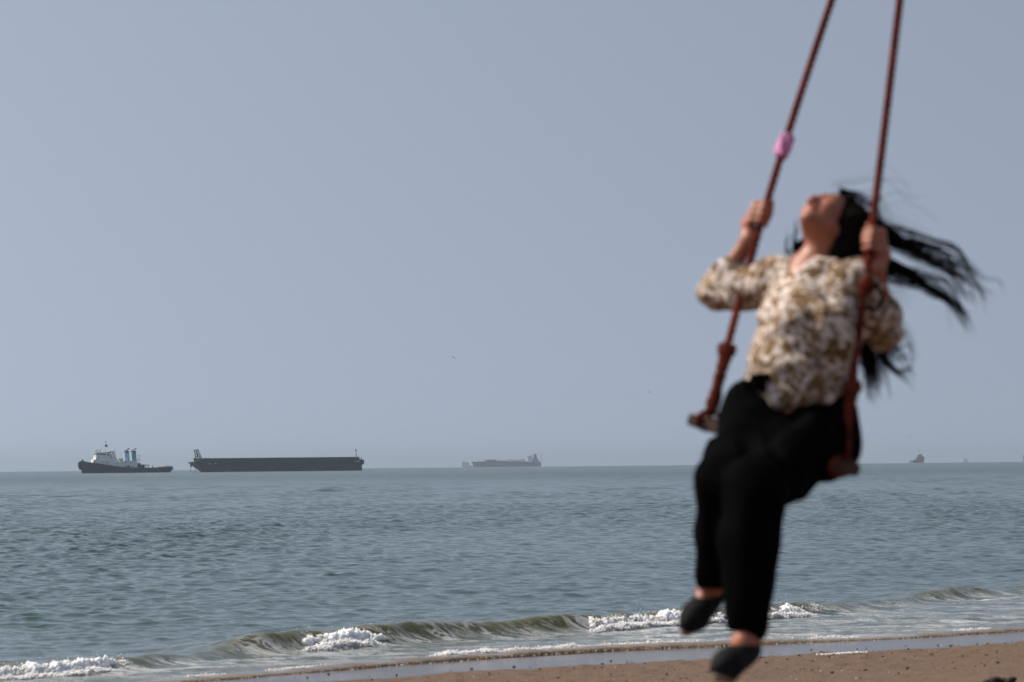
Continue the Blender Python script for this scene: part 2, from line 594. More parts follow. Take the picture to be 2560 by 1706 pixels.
def scatter(name, pts, sizes, mat, kind='stuff', flat=0.6, sub=1, label=None, seed=1):
    """lumps of uneven shape at the given points, one mesh"""
    rg = np.random.default_rng(seed)
    V0, F0 = ico(sub)
    Vs, Fs = [], []
    for i, (p, sz) in enumerate(zip(pts, sizes)):
        sc_ = sz * rg.uniform(0.65, 1.35, 3) * np.array([1, 1, flat])
        a = rg.random() * 6.283
        Rm = np.array([[math.cos(a), -math.sin(a), 0], [math.sin(a), math.cos(a), 0], [0, 0, 1]])
        V = V0 * rg.uniform(0.75, 1.2, (len(V0), 1)) * sc_
        Vs.append(V @ Rm.T + p)
        Fs.append(F0 + i * len(V0))
    o = np_mesh(name, np.concatenate(Vs), np.concatenate(Fs), mat, smooth=False)
    tag(o, label, kind=kind)
    return o


def foam_roll(t0, t1, height, seed, q0=-0.12, ragged=1.0, line=crest_s, zbase=0.0, width=1.0):
    """a tumbling strip of white water that follows the crest from t0 to t1"""
    nu = int((t1 - t0) / 0.016)
    nv = 34
    tt = np.linspace(t0, t1, nu)
    U, Vv = np.meshgrid(tt, np.linspace(-0.35, math.pi + 0.15, nv), indexing='ij')
    e = np.minimum((U - t0), (t1 - U))
    env = np.clip(e / 0.30, 0, 1) ** 0.5 * (0.82 + 0.16 * vnoise(U * 1.6, U * 0, seed=seed) + 0.16 * vnoise(U * 5, U * 0, seed=seed + 1))
    r = height * env
    big = fbm(U * 7, Vv * 2.0, octs=3, seed=seed + 2, gain=0.5)
    spike = np.maximum(fbm(U * 34, Vv * 7, octs=2, seed=seed + 3), 0) ** 1.6
    rr = r * (0.80 + 0.20 * big + 0.13 * ragged * spike * np.clip(np.sin(Vv), 0, 1) + 0.10 * fbm(U * 28, Vv * 9, octs=3, seed=seed + 4, gain=0.6))
    s = line(U) + q0 - np.cos(Vv) * rr * 0.95 * width
    z = zbase + np.sin(Vv) * rr * 1.05 - 0.015
    P = st_xyz(s, U, z).reshape(-1, 3)
    foam_roll.last = (P.copy(), r.ravel())
    idx = np.arange(nu * nv).reshape(nu, nv)
    F = np.stack([idx[:-1, :-1], idx[:-1, 1:], idx[1:, 1:], idx[1:, :-1]], -1).reshape(-1, 4)
    F = np.concatenate([F[:, [0, 1, 2]], F[:, [0, 2, 3]]])
    return P, F


def build_foam():
    Vs, Fs, off = [], [], 0
    rg = np.random.default_rng(3)
    V0, F0 = np.array([(1, 0, 0), (-1, 0, 0), (0, 1, 0), (0, -1, 0), (0, 0, 1), (0, 0, -1)], float), np.array([(0, 2, 4), (2, 1, 4), (1, 3, 4), (3, 0, 4), (2, 0, 5), (1, 2, 5), (3, 1, 5), (0, 3, 5)])

    def add(P, F):
        nonlocal off
        Vs.append(P); Fs.append(F + off); off += len(P)

    def drops(t0, t1, n, zmax, line, q0, smin=0.006, smax=0.02, spread=0.10):
        for _ in range(n):
            t = rg.uniform(t0, t1)
            s = float(line(np.array([t]))[0]) + q0 + rg.normal(0, spread)
            z = abs(rg.normal(0, 1)) * zmax * 0.5
            sz = rg.uniform(smin, smax) * (1 - 0.5 * min(1, z / zmax))
            P = V0 * rg.uniform(0.7, 1.3, (len(V0), 1)) * sz * np.array([1, 1, 1.0]) + st_xyz(np.array(s), np.array(t), np.array(z))
            add(P, F0)
    Vo = np.array([(1, 0, 0), (-1, 0, 0), (0, 1, 0), (0, -1, 0), (0, 0, 1), (0, 0, -1)], float)
    Fo = np.array([(0, 2, 4), (2, 1, 4), (1, 3, 4), (3, 0, 4), (2, 0, 5), (1, 2, 5), (3, 1, 5), (0, 3, 5)])

    def froth(n, s0, s1):
        """fine bubbles and flecks standing on the last roll"""
        P, r = foam_roll.last
        w = np.clip(r, 0, None) * (0.3 + np.maximum(fbm(P[:, 0] * 6, P[:, 1] * 6, P[:, 2] * 10, octs=2, seed=300) + 0.4, 0))
        w = w / w.sum()
        i = rg.choice(len(P), n, p=w)
        c = P[i] + rg.normal(0, 0.006, (n, 3)) + np.array([0, 0, 1]) * np.abs(rg.normal(0, 0.010, n))[:, None] + np.array([-NX, -NY, 0]) * 0.004
        sz = s0 + (s1 - s0) * rg.random(n) ** 2
        V = (Vo[None] * rg.uniform(0.6, 1.4, (n, 6, 1)) * sz[:, None, None] + c[:, None, :]).reshape(-1, 3)
        F = (Fo[None] + (np.arange(n) * 6)[:, None, None]).reshape(-1, 3)
        add(V, F)
    for (t0, t1, h, sd) in ((10.5, 14.95, 0.185, 60), (17.75, 19.45, 0.235, 70), (22.5, 25.6, 0.22, 80), (25.4, 27.65, 0.205, 90)):
        add(*foam_roll(t0, t1, h, sd, q0=-0.13, width=1.15))
        add(*foam_roll(t0 + 0.05, t1 - 0.3, h * 0.5, sd + 5, q0=-0.36, width=1.3))
        froth(int(2400 * (t1 - t0)), 0.004, 0.013)
        add(*foam_roll(t0, t1 + 0.15, h * 0.86, sd + 9, q0=-0.10, width=1.2)); froth(int(1000 * (t1 - t0)), 0.003, 0.010)
        drops(t0 + 0.2, t1 - 0.1, int(160 * (t1 - t0)), h * 1.05, crest_s, -0.15, 0.003, 0.012)
    # spilling lip along the green faces
    for (t0, t1, h, sd) in ((20.9, 21.5, 0.03, 101), (22.0, 22.5, 0.04, 102), (16.3, 16.9, 0.022, 103), (19.7, 20.2, .02, 104)):
        P, F = foam_roll(t0, t1, h, sd, q0=-0.02, zbase=0.17 if t0 > 17 else 0.09)
        add(P, F)
    # swash edge: broken granular foam, thicker in one stretch
    edge = lambda t: edge_s(t)
    for (t0, t1, h, sd) in ((18.05, 19.3, 0.075, 110), (19.2, 20.6, 0.060, 120), (20.5, 22.2, 0.042, 130), (15.6, 16.6, 0.028, 140), (23.2, 24.1, .028, 150), (25.6, 26.5, .03, 155), (27.0, 29.5, .035, 160), (29.4, 33, .035, 165), (14.2, 15.2, .022, 170)):
        add(*foam_roll(t0, t1, h, sd, q0=0.30, line=edge, zbase=0.03, width=1.6)); froth(int(1500 * (t1 - t0)), 0.003, 0.011)
    for (t0, t1, n) in ((13.0, 18, 1500), (18, 22, 1300), (22, 31, 2600)):
        drops(t0, t1, n, 0.024, edge, 0.34, 0.003, 0.010, 0.16)
        drops(t0, t1, int(n * 0.8), 0.03, edge, 0.12, 0.002, 0.008, 0.07)
    # remnant streak of bubbles left on the sand
    for i in range(110):
        t = 21.05 + rg.uniform(0, 0.62); s = 23.25 + rg.normal(0, 0.035)
        P = V0 * rg.uniform(0.006, 0.017) * np.array([1.4, 1, 0.6]) + st_xyz(np.array(s), np.array(t), np.array(float(sand_z(np.array(s), 0)) + 0.025))
        add(P, F0)
    o = np_mesh('foam', np.concatenate(Vs), np.concatenate(Fs), M_foam)
    tag(o, 'white broken foam of the small wave and swash edge', kind='stuff')
    return o


build_sea()
build_beach()
build_foam()


def build_grit():
    rg = np.random.default_rng(9)
    n = 1500
    s = 17.5 + 6.5 * rg.random(n) ** 0.7
    t = rg.uniform(7, 27, n)
    size = 0.004 + 0.017 * rg.random(n) ** 5
    z = sand_z(s, t) + 0.02 + 0.3 * size
    scatter('gravel', st_xyz(s, t, z), size, M_grit, label='dark clods and grit strewn over the brown sand', seed=2)
    n = 420
    s = 17.5 + 6.4 * rg.random(n)
    t = rg.uniform(7, 27, n)
    size = 0.004 + 0.009 * rg.random(n) ** 2
    scatter('shell_fragments', st_xyz(s, t, sand_z(s, t) + 0.024), size, M_shell, label='pale shell fragments strewn over the brown sand', seed=3)
    # pebbles on the wet strip
    n = 60
    t = rg.uniform(12, 27, n); s = np.interp(t, WET_T, WET_S) + np.abs(rg.normal(0, 0.6, n)) - 0.1
    scatter('small_pebbles', st_xyz(s, t, sand_z(s, t) + 0.006), 0.006 + 0.016 * rg.random(n) ** 3, M_grit, label='dark pebbles lying on the wet strip of sand', seed=4)


build_grit()


def ground_point(px, py):
    lo, hi = 10.0, 60.0
    for _ in range(50):
        m = (lo + hi) / 2
        p = at(px, py, m)
        s = NX * p.x + NY * p.y
        if p.z > float(sand_z(np.array(s), 0)): lo = m
        else: hi = m
    return at(px, py, lo)


def build_weed():
    g = ground_point(2504, 1722)
    rg = np.random.default_rng(8)
    V0, F0 = ico(2)
    Vs, Fs = [], []
    for i in range(16):
        c = np.array([g.x + rg.normal(0, 0.045), g.y + rg.normal(0, 0.05), g.z + 0.025 + abs(rg.normal(0, 0.018))])
        P = V0 * (0.026 + 0.02 * rg.random()) * np.array([1.3, 1.0, 0.7]) * (1 + 0.25 * vnoise(V0[:, 0] * 3 + i, V0[:, 1] * 3, V0[:, 2] * 3, seed=77))[:, None] + c
        Vs.append(P); Fs.append(F0 + i * len(V0))
    for i in range(24):
        a = rg.random() * 6.283
        p0 = np.array([g.x, g.y, g.z + 0.03]); p1 = p0 + np.array([math.cos(a) * rg.uniform(.06, .13), math.sin(a) * rg.uniform(.06, .13), rg.uniform(-0.01, 0.05)])
        w = np.array([-math.sin(a), math.cos(a), 0.3]) * 0.006
        base = sum(len(v) for v in Vs)
        Vs.append(np.array([p0 - w, p0 + w, p1 + w * .3, p1 - w * .3, p0 + [0, 0, .008], p1 + [0, 0, .004]]))
        Fs.append(np.array([[0, 1, 4], [1, 2, 5], [1, 5, 4], [2, 3, 5], [3, 0, 4], [3, 4, 5], [0, 3, 2], [0, 2, 1]]) + base)
    o = np_mesh('seaweed_clump', np.concatenate(Vs), np.concatenate(Fs), M_weed, smooth=False)
    tag(o, 'dark brown clump of weed lying on the sand at the bottom edge', 'seaweed')


build_weed()


# ------------------------------------------------------------------ ships: solid builder
class MB:
    def __init__(self):
        self.V, self.F = [], []

    def _add(self, V, F):
        b = len(self.V)
        self.V += [tuple(v) for v in V]
        self.F += [tuple(i + b for i in f) for f in F]
        return self

    def box(self, x0, x1, y0, y1, z0, z1):
        V = [(x0, y0, z0), (x1, y0, z0), (x1, y1, z0), (x0, y1, z0), (x0, y0, z1), (x1, y0, z1), (x1, y1, z1), (x0, y1, z1)]
        return self._add(V, [(3, 2, 1, 0), (4, 5, 6, 7), (0, 1, 5, 4), (1, 2, 6, 5), (2, 3, 7, 6), (3, 0, 4, 7)])

    def prism(self, poly, y0, y1):
        """outline in x,z (anticlockwise seen from -y) extruded from y0 to y1"""
        n = len(poly)
        V = [(x, y0, z) for x, z in poly] + [(x, y1, z) for x, z in poly]
        F = [tuple(range(n)), tuple(range(2 * n - 1, n - 1, -1))]
        F += [(i, i + n, (i + 1) % n + n, (i + 1) % n) for i in range(n)]
        return self._add(V, F)

    def tube(self, pts, r, n=6, r1=None):
        pts = [Vector(p) for p in pts]
        V, F = [], []
        m = len(pts)
        for i, p in enumerate(pts):
            d = (pts[min(i + 1, m - 1)] - pts[max(i - 1, 0)]).normalized()
            a = d.orthogonal().normalized(); b = d.cross(a)
            rr = r if r1 is None else r + (r1 - r) * i / max(1, m - 1)
            for k in range(n):
                an = 2 * math.pi * k / n
                V.append(p + a * math.cos(an) * rr + b * math.sin(an) * rr)
        for i in range(m - 1):
            for k in range(n):
                F.append((i * n + k, i * n + (k + 1) % n, (i + 1) * n + (k + 1) % n, (i + 1) * n + k))
        F.append(tuple(range(n - 1, -1, -1)))
        F.append(tuple((m - 1) * n + k for k in range(n)))
        return self._add(V, F)

    def ring(self, c, R, r, axis='y', n=14, k=6):
        V, F = [], []
        for i in range(n):
            a = 2 * math.pi * i / n
            for j in range(k):
                b = 2 * math.pi * j / k
                q = R + r * math.cos(b); h = r * math.sin(b)
                if axis == 'y': V.append((c[0] + q * math.cos(a), c[1] + h, c[2] + q * math.sin(a)))
                else: V.append((c[0] + h, c[1] + q * math.cos(a), c[2] + q * math.sin(a)))
        for i in range(n):
            for j in range(k):
                F.append((i * k + j, i * k + (j + 1) % k, ((i + 1) % n) * k + (j + 1) % k, ((i + 1) % n) * k + j))
        return self._add(V, F)

    def ball(self, c, r, sub=2):
        V, F = ico(sub)
        return self._add(V * np.array(r) + np.array(c), F.tolist())

    def loft(self, secs):
        """closed sections with the same number of points"""
        n = len(secs[0])
        V = [p for s_ in secs for p in s_]
        F = []
        for i in range(len(secs) - 1):
            for k in range(n):
                F.append((i * n + k, (i + 1) * n + k, (i + 1) * n + (k + 1) % n, i * n + (k + 1) % n))
        F.append(tuple(range(n)))
        F.append(tuple((len(secs) - 1) * n + k for k in range(n - 1, -1, -1)))
        return self._add(V, F)

    def build(self, name, mat, parent, smooth=False, tilt=None):
        bm = bmesh.new()
        vs = [bm.verts.new(v) for v in self.V]
        for f in self.F:
            try: bm.faces.new([vs[i] for i in f])
            except ValueError: pass
        bmesh.ops.recalc_face_normals(bm, faces=bm.faces)
        me = bpy.data.meshes.new(name)
        bm.to_mesh(me); bm.free()
        me.materials.append(mat)
        for p in me.polygons: p.use_smooth = smooth
        o = bpy.data.objects.new(name, me)
        COL.objects.link(o)
        o.parent = parent
        return o


def ship_root(name, px, dist, yaw=0.0):
    p = at(px, 1165, dist)
    r = math.hypot(p.x, p.y)
    o = empty(name, (p.x, p.y, -r * r / (2 * R_EARTH)))
    o.rotation_euler = (0, 0, yaw)
    return o


def rails(mb, pts, h=1.0, r=0.05, post=2.0):
    for a, b in zip(pts[:-1], pts[1:]):
        a, b = Vector(a), Vector(b)
        L = (b - a).length
        for k in (0.5, 1.0):
            mb.tube([a + Vector((0, 0, h * k)), b + Vector((0, 0, h * k))], r * 0.8, 4)
        n = max(1, int(L / post))
        for i in range(n + 1):
            p = a.lerp(b, i / n)
            mb.tube([p, p + Vector((0, 0, h))], r, 4)


# ---- tug
def build_tug():
    T = ship_root('tugboat', 192.5, 1450, 0)
    tag(T, 'black hulled tug with white deckhouse and two blue funnels, ahead of the barge', 'tugboat')
    hb = 5.4
    st = [  # x deck, x waterline, half beam deck, half beam waterline, deck height
        (1.7, 2.45, 0.5, 0.15, 6.1), (3.0, 3.4, 2.2, 1.2, 5.9), (6.0, 6.0, 4.2, 3.2, 5.35), (10, 10, 5.1, 4.6, 4.75), (16, 16, 5.4, 5.2, 3.75),
        (21, 21, 5.4, 5.3, 3.0), (27, 27, 5.4, 5.3, 2.5), (34, 34, 5.4, 5.2, 2.25), (41, 41, 5.2, 4.8, 2.4), (46, 45.5, 4.8, 4.2, 2.75), (48.3, 47.4, 3.8, 3.0, 2.95), (49.2, 48.0, 2.2, 1.4, 2.8)]
    secs = []
    for xd, xw, bd, bw, zd in st:
        xb = xw + (xd - xw) * -0.2
        secs.append([(xd, -bd, zd), (xd + (xw - xd) * 0.4, -(bd * 0.75 + bw * 0.25), zd * 0.62), (xw, -bw, 0.0), (xb, -bw * 0.8, -1.2), (xb, bw * 0.8, -1.2), (xw, bw, 0.0), (xd + (xw - xd) * 0.4, bd * 0.75 + bw * 0.25, zd * 0.62), (xd, bd, zd)])
    MB().loft(secs).build('hull', M_black_hull, T, smooth=False)
    # bulwark cap / rub rail
    rr = MB()
    for sgn in (-1, 1):
        rr.tube([(a[0], sgn * a[2], a[4] + 0.05) for a in st], 0.16, 6)
    rr.build('bulwark_rail', M_dark_steel, T)
    f = MB(); f.ring((1.25, 0, 4.3), 1.2, 0.62, 'x'); f.ring((1.6, 0.0, 3.0), 0.9, 0.5, 'x')
    f.tube([(1.6, -1.0, 3.0), (1.1, -0.6, 4.4), (1.4, -0.5, 5.7)], 0.6, 8)
    f.build('bow_fender', M_rubber, T, smooth=True)
    b = MB(); b.tube([(2.6, -0.4, 5.8), (2.6, -0.4, 7.1)], 0.3, 8); b.tube([(3.2, 0.5, 5.8), (3.2, 0.5, 6.8)], 0.3, 8); b.box(1.8, 3.8, -1.0, 1.0, 5.8, 6.2)
    b.build('bow_bitt', M_dark_steel, T)
    # houses
    MB().prism([(10.0, 4.2), (10.2, 6.7), (22.2, 5.9), (22.2, 2.2)][::-1], -4.2, 4.2).build('lower_deckhouse', M_white_ship, T)
    MB().box(22.203, 30.3, -4.2, 4.2, 2.1, 6.15).build('engine_casing', M_white_ship, T)
    bw_ = MB(); bw_.prism([(7.8, 5.3), (7.9, 6.9), (10.1, 7.0), (10.0, 4.6)][::-1], -3.6, 3.6)
    bw_.build('forward_bulwark', M_white_ship, T)
    MB().prism([(8.9, 6.75), (9.3, 8.6), (19.2, 8.6), (20.4, 6.0)][::-1], -3.6, 3.6).build('bridge_deck', M_white_ship, T)
    wh = MB().prism([(9.0, 8.4), (9.5, 10.4), (14.6, 10.4), (14.6, 8.4)][::-1], -3.0, 3.0).build('wheelhouse', M_white_ship, T)
    for i in range(5):
        MB().box(9.62 + 0.98 * i, 10.28 + 0.98 * i, -3.04, -2.9, 9.15, 9.95).build('window', M_window, wh)
    for i in range(5):
        MB().prism([(9.14, 9.15), (9.33, 9.95), (9.46, 9.95), (9.28, 9.15)], -2.6 + 1.1 * i, -1.8 + 1.1 * i).build('window', M_window, wh)
    MB().box(9.0, 15.0, -3.3, 3.3, 10.403, 10.6).build('wheelhouse_roof', M_white_ship, T)
    MB().box(14.603, 19.3, -2.8, 2.8, 8.603, 10.0).build('upper_house', M_white_ship, T)
    d = MB(); d.box(15.2, 16.0, -2.86, -2.7, 8.7, 9.8); d.build('door', M_window, T)
    MB().box(16.6, 17.0, -3.66, -3.5, 8.0, 9.3).build('red_hatch', M_orange, T)
    for x, z in ((12.4, 5.75), (13.9, 5.25), (15.0, 5.6), (19.9, 4.8), (24.1, 5.5), (26.8, 5.25)):
        m = MB(); m.tube([(x, -4.26, z), (x, -4.15, z)], 0.26, 10)
        m.build('porthole', M_window, T)
    for x0, x1, z0, z1 in ((24.1, 24.9, 3.0, 3.8), (25.2, 26.4, 2.9, 3.7), (27.6, 28.0, 2.7, 3.5)):
        MB().box(x0, x1, -4.25, -4.1, z0, z1).build('vent_opening', M_window, T)
    # monkey-island rail, mast with flag
    m = MB(); rails(m, [(9.6, -2.9, 10.6), (14.4, -2.9, 10.6)], 1.0, 0.06, 1.0); rails(m, [(9.6, 2.9, 10.6), (9.6, -2.9, 10.6)], 1.0, 0.06, 1.0)
    m.tube([(9.9, -1, 10.6), (9.8, -1, 12.0)], 0.12, 5); m.tube([(11.6, -1, 10.6), (11.6, -1, 12.2)], 0.1, 5); m.tube([(9.8, -1, 11.9), (11.7, -1, 11.9)], 0.07, 4)
    m.build('roof_rail', M_grey_steel, T)
    ms = MB(); ms.tube([(13.2, 0, 10.4), (14.1, 0, 13.6), (14.7, 0, 16.0)], 0.26, 8, 0.14)
    ms.tube([(13.9, -1.2, 13.0), (13.9, 1.2, 13.0)], 0.08, 5)
    ms.tube([(14.6, 0, 15.2), (15.9, 0, 15.1)], 0.09, 5)
    mast = ms.build('mast', M_white_ship, T)
    for x0_, x1_, z0_, z1_ in ((14.35, 14.6, 15.9, 16.2), (14.75, 15.1, 15.7, 16.15), (13.2, 13.5, 13.6, 13.9), (12.8, 13.1, 12.3, 12.6)):
        MB().box(x0_, x1_, -.2, .2, z0_, z1_).build('mast_light', M_dark_steel, mast)
    fl = MB(); fl.loft([[(14.35, -0.02, 13.5), (14.35, 0.02, 13.5), (14.6, 0.02, 14.7), (14.6, -0.02, 14.7)], [(15.1, 0.13, 13.35), (15.1, 0.17, 13.35), (15.25, 0.17, 14.5), (15.25, 0.13, 14.5)], [(15.75, -0.12, 13.2), (15.75, -0.08, 13.2), (15.8, -0.08, 14.1), (15.8, -0.12, 14.1)]])
    fl.build('flag', M_flag, mast)
    lr = MB(); lr.box(15.0, 16.9, -2.4, -1.4, 10.1, 10.75)
    lr.build('liferaft_canister', M_dark_steel, T)
    rd = MB(); rd.tube([(17.2, -1.5, 10.0), (17.2, -1.5, 10.7)], 0.18, 6); rd.ball((17.2, -1.5, 11.0), (0.45, 0.45, 0.45))
    rd.build('radar_dome', M_white_ship, T, smooth=True)
    a = MB(); a.tube([(19.3, -1.5, 10.0), (19.3, -1.5, 12.2)], 0.1, 5); a.tube([(18.4, -1.5, 10.0), (18.4, -1.5, 11.4)], 0.08, 5); a.box(17.8, 18.8, -1.8, -1.2, 10.1, 11.0)
    a.build('antenna', M_grey_steel, T)
    for yy in (-4.1, 4.1):
        rl = MB(); rails(rl, [(20.6, yy, 6.15), (25.0, yy, 6.15)], 1.1, 0.06, 0.9)
        rl.build('deck_rail', M_white_ship, T)
    rl = MB(); rl.tube([(21.0, -3, 6.2), (21.6, -3, 7.6), (23, -3, 7.9), (24.4, -3, 7.4), (24.8, -3, 6.2)], 0.08, 5)
    rl.build('davit', M_white_ship, T)
    bo = MB(); bo.ball((22.3, -2.2, 6.7), (1.2, 0.7, 0.55)); bo.box(20.8, 21.5, -3, -2, 6.15, 7.1)
    bo.build('workboat_cover', M_grey_steel, T, smooth=True)
    for fx, zt in ((24.9, 10.4), (27.7, 10.4)):
        fm = MB(); fm.prism([(fx, 6.16), (fx + 0.15, zt), (fx + 2.05, zt), (fx + 2.45, 6.16)][::-1], -3.1 if fx > 26 else 0.8, -0.9 if fx > 26 else 3.0)
        fu = fm.build('funnel', M_blue_funnel, T)
        y0, y1 = (-3.0, -1.0) if fx > 26 else (0.9, 2.9)
        MB().box(fx + 0.1, fx + 2.1, y0 - 0.15, y1 + 0.15, zt + 0.003, zt + 0.8).build('funnel_top', M_dark_steel, fu)
        p = MB(); p.tube([(fx + 1.2, (y0 + y1) / 2, zt + 0.7), (fx + 1.3, (y0 + y1) / 2, zt + 1.3), (fx + 1.7, (y0 + y1) / 2, zt + 1.75), (fx + 2.5, (y0 + y1) / 2, zt + 1.95)], 0.28, 8)
        p.tube([(fx + 0.3, (y0 + y1) / 2, zt + 0.6), (fx + 0.25, (y0 + y1) / 2, zt + 1.2)], 0.3, 8)
        p.build('exhaust_pipe', M_dark_steel, fu)
        MB().box(fx - 0.35, fx - 0.005, y0, y0 + 0.7, 6.3, zt - 0.4).build('uptake_pipe', M_white_ship, fu)
    ar = MB(); rails(ar, [(30.3, -3.6, 6.16), (31.6, -3.6, 6.16)], 1.2, 0.08, 0.7)
    ar.tube([(31.6, -3.6, 6.1), (31.6, -3.6, 9.2)], 0.1, 5); ar.tube([(30.3, -3.6, 8.6), (31.6, -3.6, 9.1)], 0.08, 5); ar.box(30.304, 31.8, -3.8, 3.8, 5.95, 6.15)
    ar.build('aft_platform', M_grey_steel, T)
    w = MB(); w.box(30.304, 32.2, -3, 3, 2.2, 5.0); w.tube([(33.2, -2.4, 3.2), (33.2, 2.4, 3.2)], 1.05, 12); w.box(31.8, 34.4, -2.6, -2.4, 2.2, 4.2)
    w.build('towing_winch', M_dark_steel, T)
    for x in (34.6, 35.8, 38.2):
        m = MB(); m.tube([(x, -4.3, 2.2), (x, -4.3, 4.2 if x < 37 else 3.5)], 0.22, 7); m.box(x - 0.45, x + 0.45, -4.5, -4.1, (4.0 if x < 37 else 3.0) - 0.15, (4.0 if x < 37 else 3.0) + 0.12)
        m.build('bitt', M_dark_steel, T)
    m = MB(); m.tube([(41.8, -4.4, 2.5), (41.8, -4.4, 3.2)], 0.25, 6); m.tube([(43, -4.6, 3.0), (44.5, -4.5, 3.4), (46, -4.3, 3.3), (48, -3, 3.5)], 0.09, 5)
    m.build('stern_rail', M_dark_steel, T)
    m = MB(); m.tube([(45, -4.7, 2.1), (47.6, -3.7, 2.0), (48.9, -2.2, 1.8), (49.2, -0.5, 1.7), (49.1, 1.5, 1.7)], 0.5, 8)
    m.build('stern_fender', M_rubber, T, smooth=True)
    m = MB(); m.ring((8.0, -3.75, 5.6), 0.34, 0.14, 'y'); m.build('lifebuoy', M_orange, T, smooth=True)
    T.rotation_euler = (0, 0, math.radians(19))
    return T


def build_barge():
    B = ship_root('barge', 471, 1450, 0)
    tag(B, 'long dark flat barge with a rusty raked bow and black gantry, behind the tug', 'barge')
    hb = 11.0
    MB().prism([(7.8, -0.6), (4.3, 2.9), (88.9, 2.9), (88.9, -0.6)][::-1], -hb, hb).build('lower_hull', M_barge_low, B)
    MB().prism([(4.3, 2.903), (2.9, 4.3), (2.9, 5.25), (5.9, 5.4), (6.2, 6.85), (87.6, 6.85), (87.7, 5.7), (89.1, 5.7), (89.1, 2.903)][::-1], -hb, hb).build('side_plating', M_barge_dark, B)
    MB().prism([(7.79, -0.3), (0.5, 4.7), (0.5, 5.3), (2.895, 5.3), (2.895, 4.3), (7.79, -0.25)], -hb - 0.004, hb + 0.004).build('bow_rake', M_barge_rake, B)
    # frames welded along the side
    for i in range(17):
        x = 10 + i * 4.75
        MB().box(x, x + 0.16, -hb - 0.10, -hb - 0.003, 3.0, 6.8).build('side_rib', M_barge_dark, B)
    MB().box(6.2, 87.6, -hb - 0.12, -hb + 0.1, 6.853, 7.02).build('top_rail', M_dark_steel, B)
    MB().box(4.3, 88.9, -hb - 0.16, -hb - 0.004, 2.78, 2.98).build('rubbing_strake', M_dark_steel, B)
    # gantry frame on the bow
    for yy in (-7.0, 7.0):
        g = MB()
        g.tube([(3.9, yy, 5.4), (4.15, yy, 8.4), (3.5, yy, 11.2)], 0.27, 6)
        g.tube([(6.5, yy, 6.6), (5.1, yy, 9.8), (4.35, yy, 11.4)], 0.27, 6)
        g.tube([(4.0, yy, 8.0), (5.8, yy, 8.0)], 0.14, 5); g.tube([(2.8, yy, 6.6), (6.3, yy, 7.0)], 0.16, 5)
        g.tube([(3.1, yy, 11.2), (3.9, yy, 11.35)], 0.16, 5); g.tube([(4.1, yy, 11.45), (5.0, yy, 11.3)], 0.16, 5)
        g.build('gantry_frame', M_dark_steel, B)
    g = MB(); g.box(2.4, 4.4, -8.5, -6.0, 5.36, 6.5); g.box(4.6, 6.1, -8.5, -5.5, 5.4, 7.0); g.tube([(2.6, -7, 6.4), (2.6, -7, 7.2)], 0.3, 6)
    g.build('anchor_winch', M_dark_steel, B)
    for i in range(4):
        m = MB(); m.tube([(7.6 + 0.5 * i, -hb + 0.2, 6.85), (7.6 + 0.5 * i, -hb + 0.2, 7.25)], 0.1, 5)
        m.build('deck_cleat', M_dark_steel, B)
    for x, z in ((0.75, 3.7),):
        m = MB(); m.ring((x, -hb + 1.0, z), 0.75, 0.42, 'x'); m.ring((x + 0.1, -hb + 3.4, z + 0.2), 0.75, 0.42, 'x')
        m.build('tyre_fender', M_rubber, B, smooth=True)
    for a, b in (((1.1, -8, 4.3), (0.45, -8, -0.5)), ((3.7, -6, 4.0), (3.1, -6, -0.5))):
        m = MB(); m.tube([a, b], 0.13, 5); m.build('anchor_line', M_rope_line, B)
    # patches of white lettering, unreadable at this distance
    rg = random.Random(4)
    for (x0, n, z, h) in ((9.3, 5, 4.0, 0.55), (12.9, 2, 4.15, 0.6), (85.3, 6, 4.5, 0.5)):
        for i in range(n):
            MB().box(x0 + i * 0.42, x0 + i * 0.42 + rg.uniform(0.2, 0.34), -hb - 0.13, -hb - 0.105, z + rg.uniform(-.05, .05), z + h * rg.uniform(0.6, 1.0)).build('white_mark', M_mark, B)
    for x in (8.4, 8.75, 9.1):
        MB().box(x, x + 0.16, -hb - 0.03, -hb - 0.002, 5.6, 6.7).build('draught_mark', M_barge_rake, B)
    for x, z in ((75.3, 6.0), (75.35, 5.75), (81, 6.2)):
        MB().box(x, x + 0.25, -hb - 0.05, -hb - 0.003, z, z + 0.25).build('side_light', M_mark, B)
    lm = MB(); lm.tube([(86.4, -9, 6.85), (86.1, -9, 10.0)], 0.1, 6)
    l_ = lm.build('light_mast', M_dark_steel, B)
    d = MB(); d.loft([[(86.0, -9.3, 9.9), (86.1, -9.0, 9.9), (86.0, -8.7, 9.9), (85.9, -9, 9.9)], [(86.5, -9.4, 10.5), (86.5, -8.6, 10.5), (85.6, -8.6, 10.5), (85.6, -9.4, 10.5)], [(86.05, -9.1, 11.1), (86.05, -8.9, 11.1), (85.95, -8.9, 11.1), (85.95, -9.1, 11.1)]])
    d.build('day_shape', M_dark_steel, l_)
    MB().box(86.1, 86.5, -9.2, -8.8, 7.9, 8.25).build('lamp', M_dark_steel, l_)
    m = MB(); m.box(89.103, 90.2, -9, -6.5, 3.2, 5.5); m.ring((89.9, -9, 4.6), 0.7, 0.4, 'x'); m.tube([(88.8, -9, 5.7), (88.8, -9, 6.7)], 0.25, 6)
    m.build('stern_fender', M_rubber, B)
    B.rotation_euler = (0, 0, math.radians(10))
    B.scale = (0.985, 1, 1)
    return B


